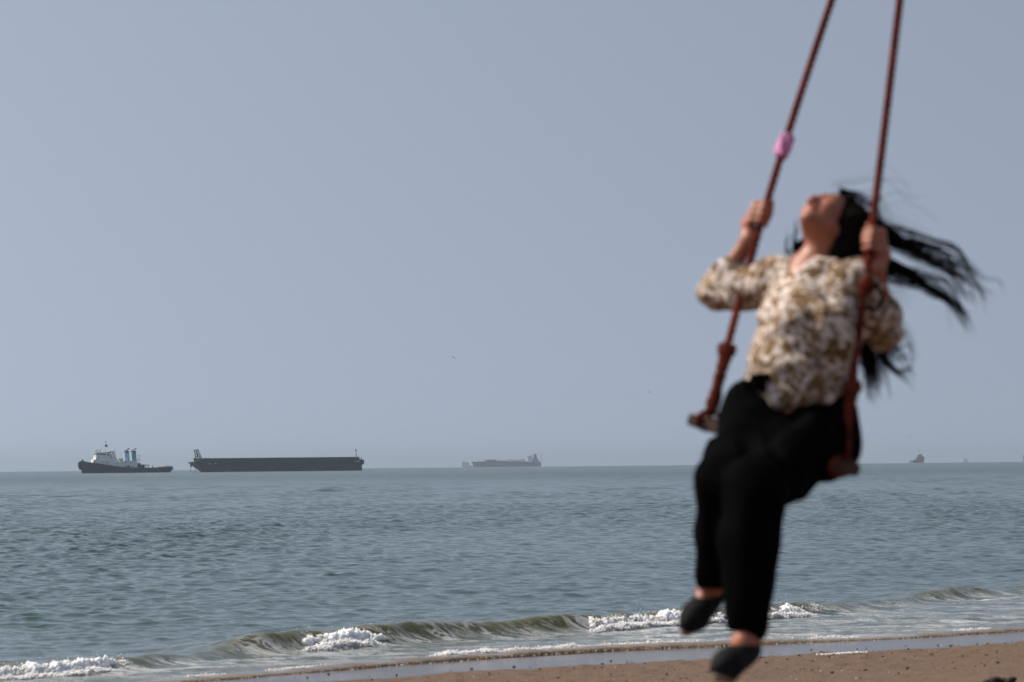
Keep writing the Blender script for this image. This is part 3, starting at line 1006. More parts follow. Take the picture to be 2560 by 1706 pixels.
def build_tanker():
    T = ship_root('tanker', 1178.5, 5150, 0)
    tag(T, 'hazy blue grey tanker on the horizon with a white bridge aft', 'tanker')
    st = [(0.0, 5.5, 1.2, 0.2, 10.0), (6, 8, 6, 3, 9.9), (14, 14, 9, 8, 10.0), (30, 30, 10, 10, 10.2), (60, 60, 10, 10, 10.2), (100, 100, 10, 10, 9.5), (108, 108, 10, 9.5, 8.0), (120, 119, 9, 7, 7.8), (126.3, 125.8, 6, 4, 7.8)]
    secs = [[(xd, -bd, zd), (xw, -bw, 0), (xw, -bw * .9, -2), (xw, bw * .9, -2), (xw, bw, 0), (xd, bd, zd)] for xd, xw, bd, bw, zd in st]
    MB().loft(secs).build('hull', M_tanker, T)
    rg = random.Random(3)
    MB().prism([(24, 10.203), (28, 13.2), (43, 13.4), (46, 12), (46, 10.203)][::-1], -6, 6).build('forward_house', M_tanker, T)
    for i in range(9):
        x = 48 + i * 5.6
        MB().box(x, x + rg.uniform(2, 4.5), -5, 5, 10.0, 11.0 + rg.uniform(0.3, 1.8)).build('deck_manifold', M_tanker, T)
    for x in (12, 17, 24, 71):
        m = MB(); m.tube([(x, 0, 10), (x, 0, 13.5 if x != 24 else 15)], 0.4, 6)
        m.build('deck_post', M_tanker, T)
    m = MB(); m.tube([(67, 0, 12.8), (76, 0, 13.1)], 0.4, 6); m.build('crane_boom', M_tanker, T)
    m = MB(); m.tube([(86, -3, 11), (92, -3, 13.5), (97, -3, 13)], 0.4, 6); m.build('crane_boom', M_tanker, T)
    for x, z in ((1, 10.6), (19, 10.2), (33, 13.6), (42, 13.4), (53, 11.9), (62, 11.8), (71, 11.6), (79, 11.6), (85, 12.2), (89, 11.9)):
        MB().box(x, x + 1.7, -6.4, -5.2, z - 0.1, z + 0.9).build('deck_fitting', M_white_ship, T)
    MB().prism([(103.5, 8.6), (101.8, 17.5), (101.8, 20), (110.4, 21.6), (110.4, 7.9)], -8, 8).build('bridge_house', M_white_ship, T)
    MB().box(101.2, 108, -10, 10, 17.503, 19.2).build('bridge_wing', M_white_ship, T)
    MB().box(103.5, 105.5, -3, 3, 20.2, 21.4).build('radar_platform', M_white_ship, T)
    f = MB(); f.prism([(112.5, 15.5), (113.2, 22.8), (117.8, 22.8), (118.6, 15.5)][::-1], -3.5, 3.5)
    f.build('funnel', M_tanker, T)
    MB().prism([(110.403, 8.0), (110.403, 12), (112.0, 15.497), (119.0, 15.497), (122.5, 10.5), (122.5, 8.0)][::-1], -7, 7).build('engine_casing', M_grey_steel, T)
    m = MB(); m.tube([(126, 0, 7.8), (126.1, 0, 23)], 0.28, 6); m.build('flag_staff', M_dark_steel, T)
    m = MB(); m.tube([(109.6, 0, 21), (109.6, 0, 26)], 0.25, 6); m.build('mast', M_grey_steel, T)
    m = MB(); rails(m, [(108, -9.7, 8.0), (125, -6.2, 7.8)], 1.2, 0.12, 3); m.build('aft_rail', M_white_ship, T)
    # a second ship far behind its bow
    K = ship_root('container_ship', 1155, 8600, 0)
    tag(K, 'faint pale block of a ship almost lost in haze behind the tanker bow', 'ship')
    MB().prism([(0, -2), (0, 16.5), (20, 15.8), (22, 13), (24, -2)][::-1], -9, 9).build('superstructure', M_grey_steel, K)
    MB().prism([(20, -2), (22, 6), (60, 6), (60, -2)][::-1], -10, 10).build('hull', M_tanker, K)
    MB().box(3, 6, -2, 2, 16, 19).build('funnel', M_tanker, K)


def build_small_ships():
    S = ship_root('supply_ship', 2281, 4700, 0)
    tag(S, 'small dark ship with brown upperworks near the right end of the horizon', 'ship')
    st = [(1.0, 1.0, 4.5, 4.0, 5.2), (6, 6, 5, 4.6, 5.6), (14, 14, 5, 4.4, 9.0), (18, 17.5, 3.5, 2.4, 10.2), (20.2, 18.6, 0.6, 0.3, 10.4)]
    secs = [[(xd, -bd, zd), (xw, -bw, 0), (xw, -bw * .9, -2), (xw, bw * .9, -2), (xw, bw, 0), (xd, bd, zd)] for xd, xw, bd, bw, zd in st]
    MB().loft(secs).build('hull', M_black_hull, S)
    MB().prism([(5.5, 5.6), (6.2, 9.8), (9.5, 11.0), (9.5, 13.6), (15.8, 13.9), (16.3, 9.0)][::-1], -3.5, 3.5).build('superstructure', M_brown_ship, S)
    for i in range(3): MB().box(10 + i * 1.7, 11.2 + i * 1.7, -3.6, -3.45, 12.0, 13.0).build('window', M_window, S)
    MB().box(8.4, 10.6, -3, 3, 13.903, 14.6).build('wheelhouse_top', M_white_ship, S)
    MB().box(2.2, 7.6, -4.9, -4.7, 4.6, 5.9).build('bulwark', M_white_ship, S)
    MB().box(11.0, 12.6, -4.95, -4.7, 6.6, 8.0).build('white_mark', M_mark, S)
    m = MB(); m.tube([(11.5, 0, 13.8), (11.2, 0, 21.5), (10.0, 0, 24.5)], 0.3, 6); m.tube([(9.8, 0, 18.5), (12.6, 0, 18)], 0.22, 5); m.box(10.6, 12.0, -.3, .3, 20.4, 21.4)
    m.build('mast', M_grey_steel, S)
    m = MB(); m.tube([(15.5, 0, 13.8), (15.5, 0, 16)], 0.5, 6); m.build('exhaust_pipe', M_dark_steel, S)
    L = ship_root('launch', 2270.5, 4600, 0)
    tag(L, 'small white launch lying close beside the dark ship near the horizon', 'boat')
    MB().loft([[(0, -1.6, 3.0), (0.5, -1.2, 0), (0.5, 0, -.8), (0.5, 1.2, 0), (0, 1.6, 3.0)], [(3.5, -1.9, 2.6), (3.5, -1.6, 0), (3.5, 0, -1), (3.5, 1.6, 0), (3.5, 1.9, 2.6)], [(7.4, -0.6, 2.9), (6.9, -0.3, 0), (6.8, 0, -.5), (6.9, 0.3, 0), (7.4, 0.6, 2.9)]]).build('hull', M_white_ship, L)
    MB().box(2.4, 5.8, -1.3, 1.3, 2.6, 5.2).build('cabin', M_white_ship, L)
    MB().box(3.2, 4.9, -1.36, -1.2, 3.4, 4.5).build('window', M_window, L)
    m = MB(); m.tube([(0.5, 0, 2.6), (0.4, 0, 4.2)], 0.35, 6); m.build('outboard_motor', M_dark_steel, L)
    P = ship_root('ferry', 2405, 9300, 0)
    tag(P, 'tiny pinkish white ship fading into the haze right of the dark ship', 'ship')
    MB().prism([(0, -3), (0.8, 11), (3.0, 12.5), (17.5, 12.5), (18.3, 6), (19, -3)][::-1], -7, 7).build('superstructure', M_pale_ship, P)
    MB().box(5.5, 8.5, -2, 2, 12.503, 15.2).build('funnel', M_pale_ship, P)
    MB().box(-7, 27, -8, 8, -3, 2.6).build('hull', M_grey_steel, P)
    Q = ship_root('cargo_ship', 2556, 7600, 0)
    tag(Q, 'grey ship with a white topped mast cut off by the right edge', 'ship')
    MB().box(0, 40, -6, 6, -3, 3.2).build('hull', M_tanker, Q)
    MB().prism([(1.2, 3.2), (1.4, 18.0), (8, 18.2), (9, 3.2)][::-1], -5, 5).build('superstructure', M_grey_steel, Q)
    m = MB(); m.box(0.4, 3.2, -1, 1, 18.203, 20.6); m.build('radar_platform', M_white_ship, Q)


build_tug()
build_barge()
build_tanker()
build_small_ships()


# ------------------------------------------------------------------ birds
M_bird = paint('bird_feathers', (0.05, 0.05, 0.055), 0.8, 0.3, 10)
def build_bird(px, py, dist, span, bank, label):
    p = at(px, py, dist)
    b = MB()
    b.ball((0, 0, 0), (0.16, 0.06, 0.055))
    b.ball((-0.17, 0, 0.02), (0.05, 0.04, 0.04), 1)
    b.loft([[(0.12, -0.02, 0), (0.12, 0.02, 0), (0.12, 0.02, 0.015), (0.12, -0.02, .015)], [(0.27, -0.05, 0), (0.27, 0.05, 0), (0.27, 0.05, 0.008), (0.27, -0.05, .008)]])
    for sg in (-1, 1):
        secs = []
        for f, c, zz in ((0.05, 0.09, 0.02), (0.45, 0.08, 0.10), (0.75, 0.06, 0.08), (1.0, 0.015, 0.0)):
            y = sg * span / 2 * f
            xo = -0.03 + 0.12 * f * f
            secs.append([(xo - c, y, zz), (xo, y, zz + 0.016), (xo + c, y, zz), (xo, y, zz - 0.006)])
        b.loft(secs)
    o = b.build('seabird', M_bird, None)
    o.location = p
    o.rotation_euler = (bank, math.radians(-5), math.radians(70))
    tag(o, label, 'bird', 'seabirds gliding over the sea')


build_bird(1133, 894.5, 420, 0.95, math.radians(32), 'tiny dark seabird banking in the sky left of and above the tanker')
build_bird(1623, 981, 520, 0.7, math.radians(62), 'tiny dark seabird in the sky just left of the swing seat')
build_bird(2274, 1092, 520, 0.5, math.radians(0), 'tiny dark seabird in the sky above the small brown ship')


# ------------------------------------------------------------------ implicit bodies
def rc(a, b, ra, rb=None):
    return ('rc', np.array(a, float), np.array(b, float), float(ra), float(ra if rb is None else rb))


def ell(c, r, axes=None):
    return ('el', np.array(c, float), np.array(r, float), np.eye(3) if axes is None else np.array(axes, float))


def implicit(prims, vox, noise=None):
    """prims: list of (shape, blend, op). Surface nets on a distance grid; returns V, F (quads)."""
    lo = np.full(3, 1e9); hi = -lo
    def bounds(p):
        if p[0] == 'rc':
            R = max(p[3], p[4])
            return np.minimum(p[1], p[2]) - R, np.maximum(p[1], p[2]) + R
        R = p[2].max()
        return p[1] - R, p[1] + R
    for p, k, op in prims:
        if op == '-': continue
        a, b = bounds(p)
        lo = np.minimum(lo, a); hi = np.maximum(hi, b)
    lo -= 4 * vox + 0.02; hi += 4 * vox + 0.02
    n = np.ceil((hi - lo) / vox).astype(int) + 1
    D = np.full(n, 0.25, dtype=np.float32)
    ax = [lo[i] + vox * np.arange(n[i]) for i in range(3)]
    for p, k, op in prims:
        a, b = bounds(p)
        m = k + 5 * vox + 0.015
        i0 = np.clip(np.floor((a - m - lo) / vox).astype(int), 0, n - 1)
        i1 = np.clip(np.ceil((b + m - lo) / vox).astype(int) + 1, 1, n)
        if (i1 <= i0).any(): continue
        sl = tuple(slice(i0[j], i1[j]) for j in range(3))
        X, Y, Z = np.meshgrid(*[ax[j][sl[j]] for j in range(3)], indexing='ij')
        if p[0] == 'rc':
            A, Bv, ra, rb = p[1:]
            ba = Bv - A
            L2 = max(ba @ ba, 1e-12)
            h = np.clip(((X - A[0]) * ba[0] + (Y - A[1]) * ba[1] + (Z - A[2]) * ba[2]) / L2, 0, 1)
            d = np.sqrt((X - A[0] - h * ba[0]) ** 2 + (Y - A[1] - h * ba[1]) ** 2 + (Z - A[2] - h * ba[2]) ** 2) - (ra + (rb - ra) * h)
        else:
            c, r, E = p[1:]
            q = [(X - c[0]) * E[j][0] + (Y - c[1]) * E[j][1] + (Z - c[2]) * E[j][2] for j in range(3)]
            k0 = np.sqrt(sum((q[j] / r[j]) ** 2 for j in range(3)))
            k1 = np.sqrt(sum((q[j] / r[j] ** 2) ** 2 for j in range(3)))
            d = k0 * (k0 - 1) / np.maximum(k1, 1e-6)
        o = D[sl]
        if op == '+':
            hh = np.maximum(k - np.abs(o - d), 0) / max(k, 1e-6)
            D[sl] = np.minimum(o, d) - hh * hh * k * 0.25
        else:
            d = -d
            hh = np.maximum(k - np.abs(o - d), 0) / max(k, 1e-6)
            D[sl] = np.maximum(o, d) + hh * hh * k * 0.25
    if noise is not None:
        near = np.abs(D) < 0.04
        I = np.argwhere(near)
        P = lo + I * vox
        D[near] += noise(P[:, 0], P[:, 1], P[:, 2]).astype(np.float32)
    # surface nets
    s = D < 0
    c = [s[i:n[0] - 1 + i, j:n[1] - 1 + j, k:n[2] - 1 + k] for i in (0, 1) for j in (0, 1) for k in (0, 1)]
    cnt = sum(x.astype(np.int8) for x in c)
    act = (cnt > 0) & (cnt < 8)
    cells = np.argwhere(act)
    acc = np.zeros((len(cells), 3)); num = np.zeros(len(cells))
    corners = [(i, j, k) for i in (0, 1) for j in (0, 1) for k in (0, 1)]
    for a in corners:
        for d_ in range(3):
            if a[d_]: continue
            b = list(a); b[d_] = 1
            da = D[cells[:, 0] + a[0], cells[:, 1] + a[1], cells[:, 2] + a[2]]
            db = D[cells[:, 0] + b[0], cells[:, 1] + b[1], cells[:, 2] + b[2]]
            x = (da < 0) != (db < 0)
            tt = np.where(x, da / np.where(x, da - db, 1), 0)
            pt = np.array(a, float)[None, :].repeat(len(cells), 0)
            pt[:, d_] += tt
            acc[x] += pt[x]; num[x] += 1
    V = lo + (cells + acc / num[:, None]) * vox
    ids = np.full(n - 1, -1, dtype=np.int64)
    ids[cells[:, 0], cells[:, 1], cells[:, 2]] = np.arange(len(cells))
    Fs = []
    for d_ in range(3):
        u, v = (d_ + 1) % 3, (d_ + 2) % 3
        sa = [slice(0, n[0]), slice(0, n[1]), slice(0, n[2])]
        sb = list(sa)
        sa[d_] = slice(0, n[d_] - 1); sb[d_] = slice(1, n[d_])
        cr = s[tuple(sa)] != s[tuple(sb)]
        E = np.argwhere(cr)
        E = E[(E[:, u] > 0) & (E[:, v] > 0) & (E[:, u] < n[u] - 1) & (E[:, v] < n[v] - 1)]
        ins = s[E[:, 0], E[:, 1], E[:, 2]]
        q = []
        for du, dv in ((-1, -1), (0, -1), (0, 0), (-1, 0)):
            c_ = E.copy(); c_[:, u] += du; c_[:, v] += dv
            q.append(ids[c_[:, 0], c_[:, 1], c_[:, 2]])
        q = np.stack(q, 1)
        q[~ins] = q[~ins][:, ::-1]
        Fs.append(q)
    return V, np.concatenate(Fs)


# ------------------------------------------------------------------ swing and person
YP = 8.75


def W(px, py, dy=0.0):
    return np.array(at(px, py, YP + dy))


def unit(v):
    return v / np.linalg.norm(v)


def paint_skin():
    m, nt, b = mat_new('skin')
    n, l = nt.nodes, nt.links
    a = n.new('ShaderNodeAttribute'); a.attribute_name = 'tint'
    tc = n.new('ShaderNodeTexCoord')
    nz = n.new('ShaderNodeTexNoise'); nz.inputs['Scale'].default_value = 31; nz.inputs['Detail'].default_value = 5
    l.new(tc.outputs['Object'], nz.inputs['Vector'])
    rp = n.new('ShaderNodeValToRGB')
    rp.color_ramp.elements[0].color = (0.30, 0.098, 0.053, 1)
    rp.color_ramp.elements[1].color = (0.40, 0.150, 0.085, 1)
    l.new(nz.outputs['Fac'], rp.inputs['Fac'])
    mx = n.new('ShaderNodeMix'); mx.data_type = 'RGBA'; mx.blend_type = 'MULTIPLY'; mx.inputs['Factor'].default_value = 1
    l.new(rp.outputs['Color'], mx.inputs['A']); l.new(a.outputs['Vector'], mx.inputs['B'])
    l.new(mx.outputs['Result'], b.inputs['Base Color'])
    b.inputs['Roughness'].default_value = 0.5
    b.inputs['Subsurface Weight'].default_value = 0.0
    b.inputs['Subsurface Radius'].default_value = (0.012, 0.004, 0.002)
    return m


def paint_blouse():
    m, nt, b = mat_new('patterned_blouse_cloth')
    n, l = nt.nodes, nt.links
    tc = n.new('ShaderNodeTexCoord')
    nz = n.new('ShaderNodeTexNoise'); nz.inputs['Scale'].default_value = 25; nz.inputs['Detail'].default_value = 3; nz.inputs['Distortion'].default_value = 1.4
    l.new(tc.outputs['Object'], nz.inputs['Vector'])
    rp = n.new('ShaderNodeValToRGB')
    el = rp.color_ramp.elements
    el[0].position = 0.42; el[0].color = (0.15, 0.085, 0.035, 1)
    el[1].position = 0.60; el[1].color = (0.68, 0.60, 0.56, 1)
    e = el.new(0.485); e.color = (0.26, 0.17, 0.085, 1)
    e = el.new(0.525); e.color = (0.50, 0.42, 0.36, 1)
    l.new(nz.outputs['Fac'], rp.inputs['Fac'])
    n2 = n.new('ShaderNodeTexNoise'); n2.inputs['Scale'].default_value = 14; n2.inputs['Detail'].default_value = 4; n2.inputs['Distortion'].default_value = 0.8
    mp = n.new('ShaderNodeMapping'); mp.inputs['Location'].default_value = (3.1, 1.7, 5.2)
    l.new(tc.outputs['Object'], mp.inputs['Vector']); l.new(mp.outputs[0], n2.inputs['Vector'])
    r2 = n.new('ShaderNodeMapRange'); r2.inputs['From Min'].default_value = 0.55; r2.inputs['From Max'].default_value = 0.62; r2.inputs['To Max'].default_value = 0.85
    l.new(n2.outputs['Fac'], r2.inputs['Value'])
    mx = n.new('ShaderNodeMix'); mx.data_type = 'RGBA'
    l.new(r2.outputs[0], mx.inputs['Factor']); l.new(rp.outputs['Color'], mx.inputs['A'])
    mx.inputs['B'].default_value = (0.20, 0.15, 0.115, 1)
    l.new(mx.outputs['Result'], b.inputs['Base Color'])
    b.inputs['Roughness'].default_value = 0.85
    b.inputs['Specular IOR Level'].default_value = 0.2
    return m


M_skin = paint_skin()
M_blouse = paint_blouse()
M_cuff = paint('white_cuff_cloth', (0.72, 0.68, 0.64), 0.85, 0.08, 20)
M_trousers = paint('black_trouser_cloth', (0.0016, 0.0016, 0.002), 0.95, 0.3, 14, spec=0.02, bump=0.003, bump_scale=120)
M_shoe = paint('charcoal_shoe_cloth', (0.012, 0.012, 0.013), 0.85, 0.25, 30, spec=0.12)
M_sole = paint('beige_sole', (0.26, 0.20, 0.14), 0.8, 0.2, 30)
M_hair = paint('black_hair', (0.006, 0.0042, 0.0036), 0.9, 0.3, 40, spec=0.02)
M_rope = paint('red_brown_rope', (0.155, 0.028, 0.014), 0.9, 0.5, 25, spec=0.15, bump=0.002, bump_scale=300)
M_plank = paint('worn_brown_plank', (0.07, 0.037, 0.025), 0.8, 0.35, 6, stretch=(8, 8, 1), bump=0.002, bump_scale=40)
M_pink = paint('pink_cloth_wrap', (0.66, 0.25, 0.48), 0.8, 0.2, 20, bump=0.003, bump_scale=60)

# rope lines (top of each rope is above the frame)
ROPE = {  # bottom, mid, top
    'A': (W(1772, 1052, 0.19), W(2080, 0, 0.55)),
    'B': (W(2104, 1166, -0.11), W(2250, 0, 0.24)),
}


def rope_pt(key, py):
    """point of the rope at picture height py"""
    a, b = ROPE[key]
    ya, yb = {'A': (1052, 0), 'B': (1166, 0)}[key]
    f = (ya - py) / (ya - yb)
    p = a + (b - a) * f
    # the ropes hang with a slight bow where the hands pull them
    sag = {'A': 0.018, 'B': 0.030}[key] * math.sin(math.pi * min(max(f, 0), 1))
    return p + np.array([-sag if key == 'A' else sag * 0.1, 0, 0])


def rope_mesh(path, R, name, parent, mat, strands=3, pitch=0.075, nseg_per_m=130):
    """laid rope: three strands twisted round a path"""
    path = np.array(path)
    seg = np.linalg.norm(np.diff(path, axis=0), axis=1)
    cum = np.concatenate([[0], np.cumsum(seg)])
    L = cum[-1]
    n = max(8, int(L * nseg_per_m))
    d = np.linspace(0, L, n)
    P = np.stack([np.interp(d, cum, path[:, i]) for i in range(3)], -1)
    Tn = np.gradient(P, axis=0); Tn /= np.linalg.norm(Tn, axis=1)[:, None]
    ref = np.array([0.3, 0.9, 0.1])
    A = np.cross(Tn, ref); A /= np.linalg.norm(A, axis=1)[:, None]
    Bv = np.cross(Tn, A)
    Vs, Fs, off = [], [], 0
    k = 7
    rs = R * 0.54
    for s_ in range(strands):
        ph = 2 * math.pi * (d / pitch + s_ / strands)
        C = P + (A * np.cos(ph)[:, None] + Bv * np.sin(ph)[:, None]) * R * 0.48
        ang = np.linspace(0, 2 * math.pi, k, endpoint=False)
        ring = C[:, None, :] + rs * (A[:, None, :] * np.cos(ang)[None, :, None] + Bv[:, None, :] * np.sin(ang)[None, :, None])
        Vs.append(ring.reshape(-1, 3))
        idx = np.arange(n * k).reshape(n, k)
        F = np.stack([idx[:-1], np.roll(idx, -1, 1)[:-1], np.roll(idx, -1, 1)[1:], idx[1:]], -1).reshape(-1, 4)
        Fs.append(F + off); off += n * k
    return np_mesh(name, np.concatenate(Vs), np.concatenate(Fs), mat, parent)


def build_swing():
    c = (W(1738, 1048, 0.22) + W(2132, 1178, -0.14)) / 2
    S = empty('rope_swing', tuple(c))
    tag(S, 'wooden plank swing hung on two red brown ropes, one with a pink wrap', 'swing')
    # seat plank
    a, b = W(1738, 1052, 0.22), W(2126, 1178, -0.13)
    ax = unit(b - a)
    fw = unit(np.array([-0.6, -0.8, 0.05])); fw = unit(fw - ax * (fw @ ax))
    up = np.cross(fw, ax) if np.cross(fw, ax)[2] > 0 else np.cross(ax, fw)
    bm = bmesh.new()
    L = np.linalg.norm(b - a)
    bmesh.ops.create_cube(bm, size=1.0)
    for v in bm.verts:
        q = v.co
        v.co = Vector((q.x * L, q.y * 0.11, q.z * 0.038))
    bmesh.ops.bevel(bm, geom=bm.edges[:], offset=0.006, segments=2, affect='EDGES')
    V = np.array([v.co[:] for v in bm.verts])
    V = c + V[:, :1] * ax + V[:, 1:2] * fw + V[:, 2:3] * up
    me = bpy.data.meshes.new('seat')
    bm.faces.ensure_lookup_table()
    bm.to_mesh(me); bm.free()
    me.vertices.foreach_set('co', V.astype(np.float32).ravel())
    me.materials.append(M_plank)
    o = bpy.data.objects.new('seat', me); COL.objects.link(o); put_under(o, S)
    for key in ('A', 'B'):
        bot = rope_pt(key, {'A': 1052, 'B': 1166}[key])
        top = ROPE[key][1]
        dirn = unit(top - rope_pt(key, 200))
        path = [bot + up * 0.0 - dirn * 0.01] + [rope_pt(key, y) for y in np.linspace({'A': 1030, 'B': 1140}[key], 0, 24)] + [top + dirn * (0.9 * i / 6) for i in range(1, 7)]
        rope = rope_mesh(path, 0.0138, 'rope', S, M_rope)
        # doubled, whipped lower end: several turns round the standing part
        y0, y1 = {'A': (1034, 868), 'B': (1146, 960)}[key]
        n = 420
        Pp, rad = [], []
        mid = np.array([rope_pt(key, y) for y in np.linspace(y0, y1, n)])
        rg = np.random.default_rng(5 if key == 'A' else 6)
        wrap = []
        turns = 15
        for i in range(n):
            f = i / (n - 1)
            an = f * turns * 2 * math.pi
            r = 0.0135 + 0.004 * math.sin(f * 9) + (0.010 * math.exp(-((f - 0.93) / 0.06) ** 2)) + 0.004 * math.exp(-((f - 0.55) / 0.1) ** 2)
            t_ = unit(mid[-1] - mid[0]); A = unit(np.cross(t_, [0.2, 1, 0])); Bv = np.cross(t_, A)
            wrap.append(mid[i] + (A * math.cos(an) + Bv * math.sin(an)) * r)
        k_ = rope_mesh(wrap, 0.0085, 'whipping', rope, M_rope, strands=2, pitch=0.05, nseg_per_m=150)
        # loop that carries the plank: goes round the seat
        lp = []
        base = bot
        for i in range(30):
            an = 2 * math.pi * i / 29
            lp.append(base + fw * math.cos(an) * 0.064 + up * (math.sin(an) * 0.029))
        rope_mesh(lp, 0.010, 'seat_loop', rope, M_rope, strands=3, pitch=0.05, nseg_per_m=150)
        if key == 'B':
            # a knot at elbow height with a black cord loop through it
            nn_ = 150
            m2 = np.array([rope_pt(key, y) for y in np.linspace(748, 708, nn_)])
            t_ = unit(m2[-1] - m2[0]); A = unit(np.cross(t_, [0.2, 1, 0])); Bv = np.cross(t_, A)
            wrap = [m2[i] + (A * math.cos(i / nn_ * 3.5 * 6.283) + Bv * math.sin(i / nn_ * 3.5 * 6.283)) * (0.013 + 0.009 * math.sin(math.pi * i / nn_)) for i in range(nn_)]
            rope_mesh(wrap, 0.010, 'knot', rope, M_rope, strands=2, pitch=0.05, nseg_per_m=150)
            c0 = rope_pt(key, 752)
            lp2 = [c0 + np.array([0.028 + 0.030 * math.cos(q), -0.006 + 0.008 * math.sin(2 * q), -0.006 + 0.036 * math.sin(q)]) for q in np.linspace(2.6, -2.9, 26)]
            rope_mesh(lp2, 0.0085, 'cord_loop', rope, M_trousers, strands=2, pitch=0.05, nseg_per_m=150)
        if key == 'A':
            # pink cloth knotted round the rope
            p0, p1 = rope_pt('A', 406), rope_pt('A', 347)
            t_ = unit(p1 - p0); A = unit(np.cross(t_, [0, 1, 0])); Bv = np.cross(t_, A)
            nu, nv = 28, 30
            Vv = []
            for i in range(nu):
                f = i / (nu - 1)
                for j in range(nv):
                    an = 2 * math.pi * j / nv
                    r = 0.0185 + 0.005 * math.sin(math.pi * f) ** 0.5 + 0.003 * math.sin(5 * an + 6 * f) + 0.0022 * math.sin(11 * an - 9 * f)
                    if i in (0, nu - 1): r *= 0.7
                    Vv.append(p0 + (p1 - p0) * f + (A * math.cos(an) + Bv * math.sin(an)) * r)
            idx = np.arange(nu * nv).reshape(nu, nv)
            F = np.stack([idx[:-1], np.roll(idx, -1, 1)[:-1], np.roll(idx, -1, 1)[1:], idx[1:]], -1).reshape(-1, 4)
            np_mesh('pink_wrap', Vv, F, M_pink, rope)
    return S


build_swing()

# ---- joints of the person
pelvis = W(1985, 1075, 0.05)
spine = W(1992, 960, 0.08)
chest = W(2032, 800, 0.14)
chest_top = W(2030, 712, 0.19)
neck_b = W(2026, 676, 0.21)
sh_r, sh_l = W(1930, 702, 0.29), W(2142, 706, 0.09)
el_r, el_l = W(1788, 730, 0.41), W(2212, 825, 0.24)
wr_r, wr_l = W(1872, 600, 0.36), W(2192, 672, 0.05)
hip_r, hip_l = W(1918, 1062, 0.11), W(2044, 1108, 0.0)
kn_r, kn_l = W(1807, 1212, -0.24), W(1885, 1228, -0.35)
an_r, an_l = W(1774, 1474, -0.03), W(1864, 1602, -0.36)
toe_r, toe_l = W(1722, 1550, -0.10), W(1800, 1660, -0.51)
face_f = unit(np.array([-0.40, -0.34, 0.85]))
face_u = np.array([0.46, 0.72, 0.52]); face_u = unit(face_u - face_f * (face_f @ face_u))
face_l = np.cross(face_u, face_f)
HC = W(2070, 560, 0.22)


def H(f, u, l):
    return HC + face_f * f + face_u * u + face_l * l


def hand(prims, key, py, wrist, side):
    """a fist closed round the rope: palm, four fingers of three bones, thumb"""
    o = rope_pt(key, py)
    a = unit(rope_pt(key, py - 40) - rope_pt(key, py + 40))
    b = wrist - o; b = unit(b - a * (a @ b))
    c = np.cross(a, b)
    if c[1] > 0: c = -c                       # knuckles on the side towards the sea front of her
    def pol(r, deg, h):
        t = math.radians(deg)
        return o + (b * math.cos(t) + c * math.sin(t)) * r + a * h
    heel = o + b * 0.052 + a * -0.030
    prims.append((rc(wrist, heel, 0.0235, 0.024), 0.02, '+'))
    lens = (0.95, 1.05, 1.0, 0.85)
    for j in range(4):
        h = 0.030 - 0.0195 * j
        k = lens[j]
        r = (0.0088, 0.0092, 0.0086, 0.0076)[j]
        mcp = pol(0.036, 52, h * 1.08)
        pip = pol(0.031 * k, 118, h + 0.002)
        dip = pol(0.0235 * k, 190, h + 0.001)
        tip = pol(0.0215, 255, h - 0.002)
        prims.append((rc(heel + a * (0.012 - 0.008 * j) + b * -0.004, mcp, 0.017, r * 1.25), 0.012, '+'))
        prims.append((rc(mcp, pip, r * 1.18, r * 1.05), 0.004, '+'))
        prims.append((rc(pip, dip, r * 1.05, r * 0.95), 0.003, '+'))
        prims.append((rc(dip, tip, r * 0.95, r * 0.85), 0.003, '+'))
    # thumb: leaves the side of the palm near its base and lies up along the rope
    t0 = heel + a * 0.014 - c * 0.004
    t1 = pol(0.032, -28, 0.026)
    t2 = pol(0.025, -75, 0.046)
    t3 = pol(0.020, -105, 0.058)
    prims.append((rc(t0, t1, 0.0155, 0.0120), 0.010, '+'))
    prims.append((rc(t1, t2, 0.0118, 0.0105), 0.004, '+'))
    prims.append((rc(t2, t3, 0.0105, 0.0085), 0.004, '+'))


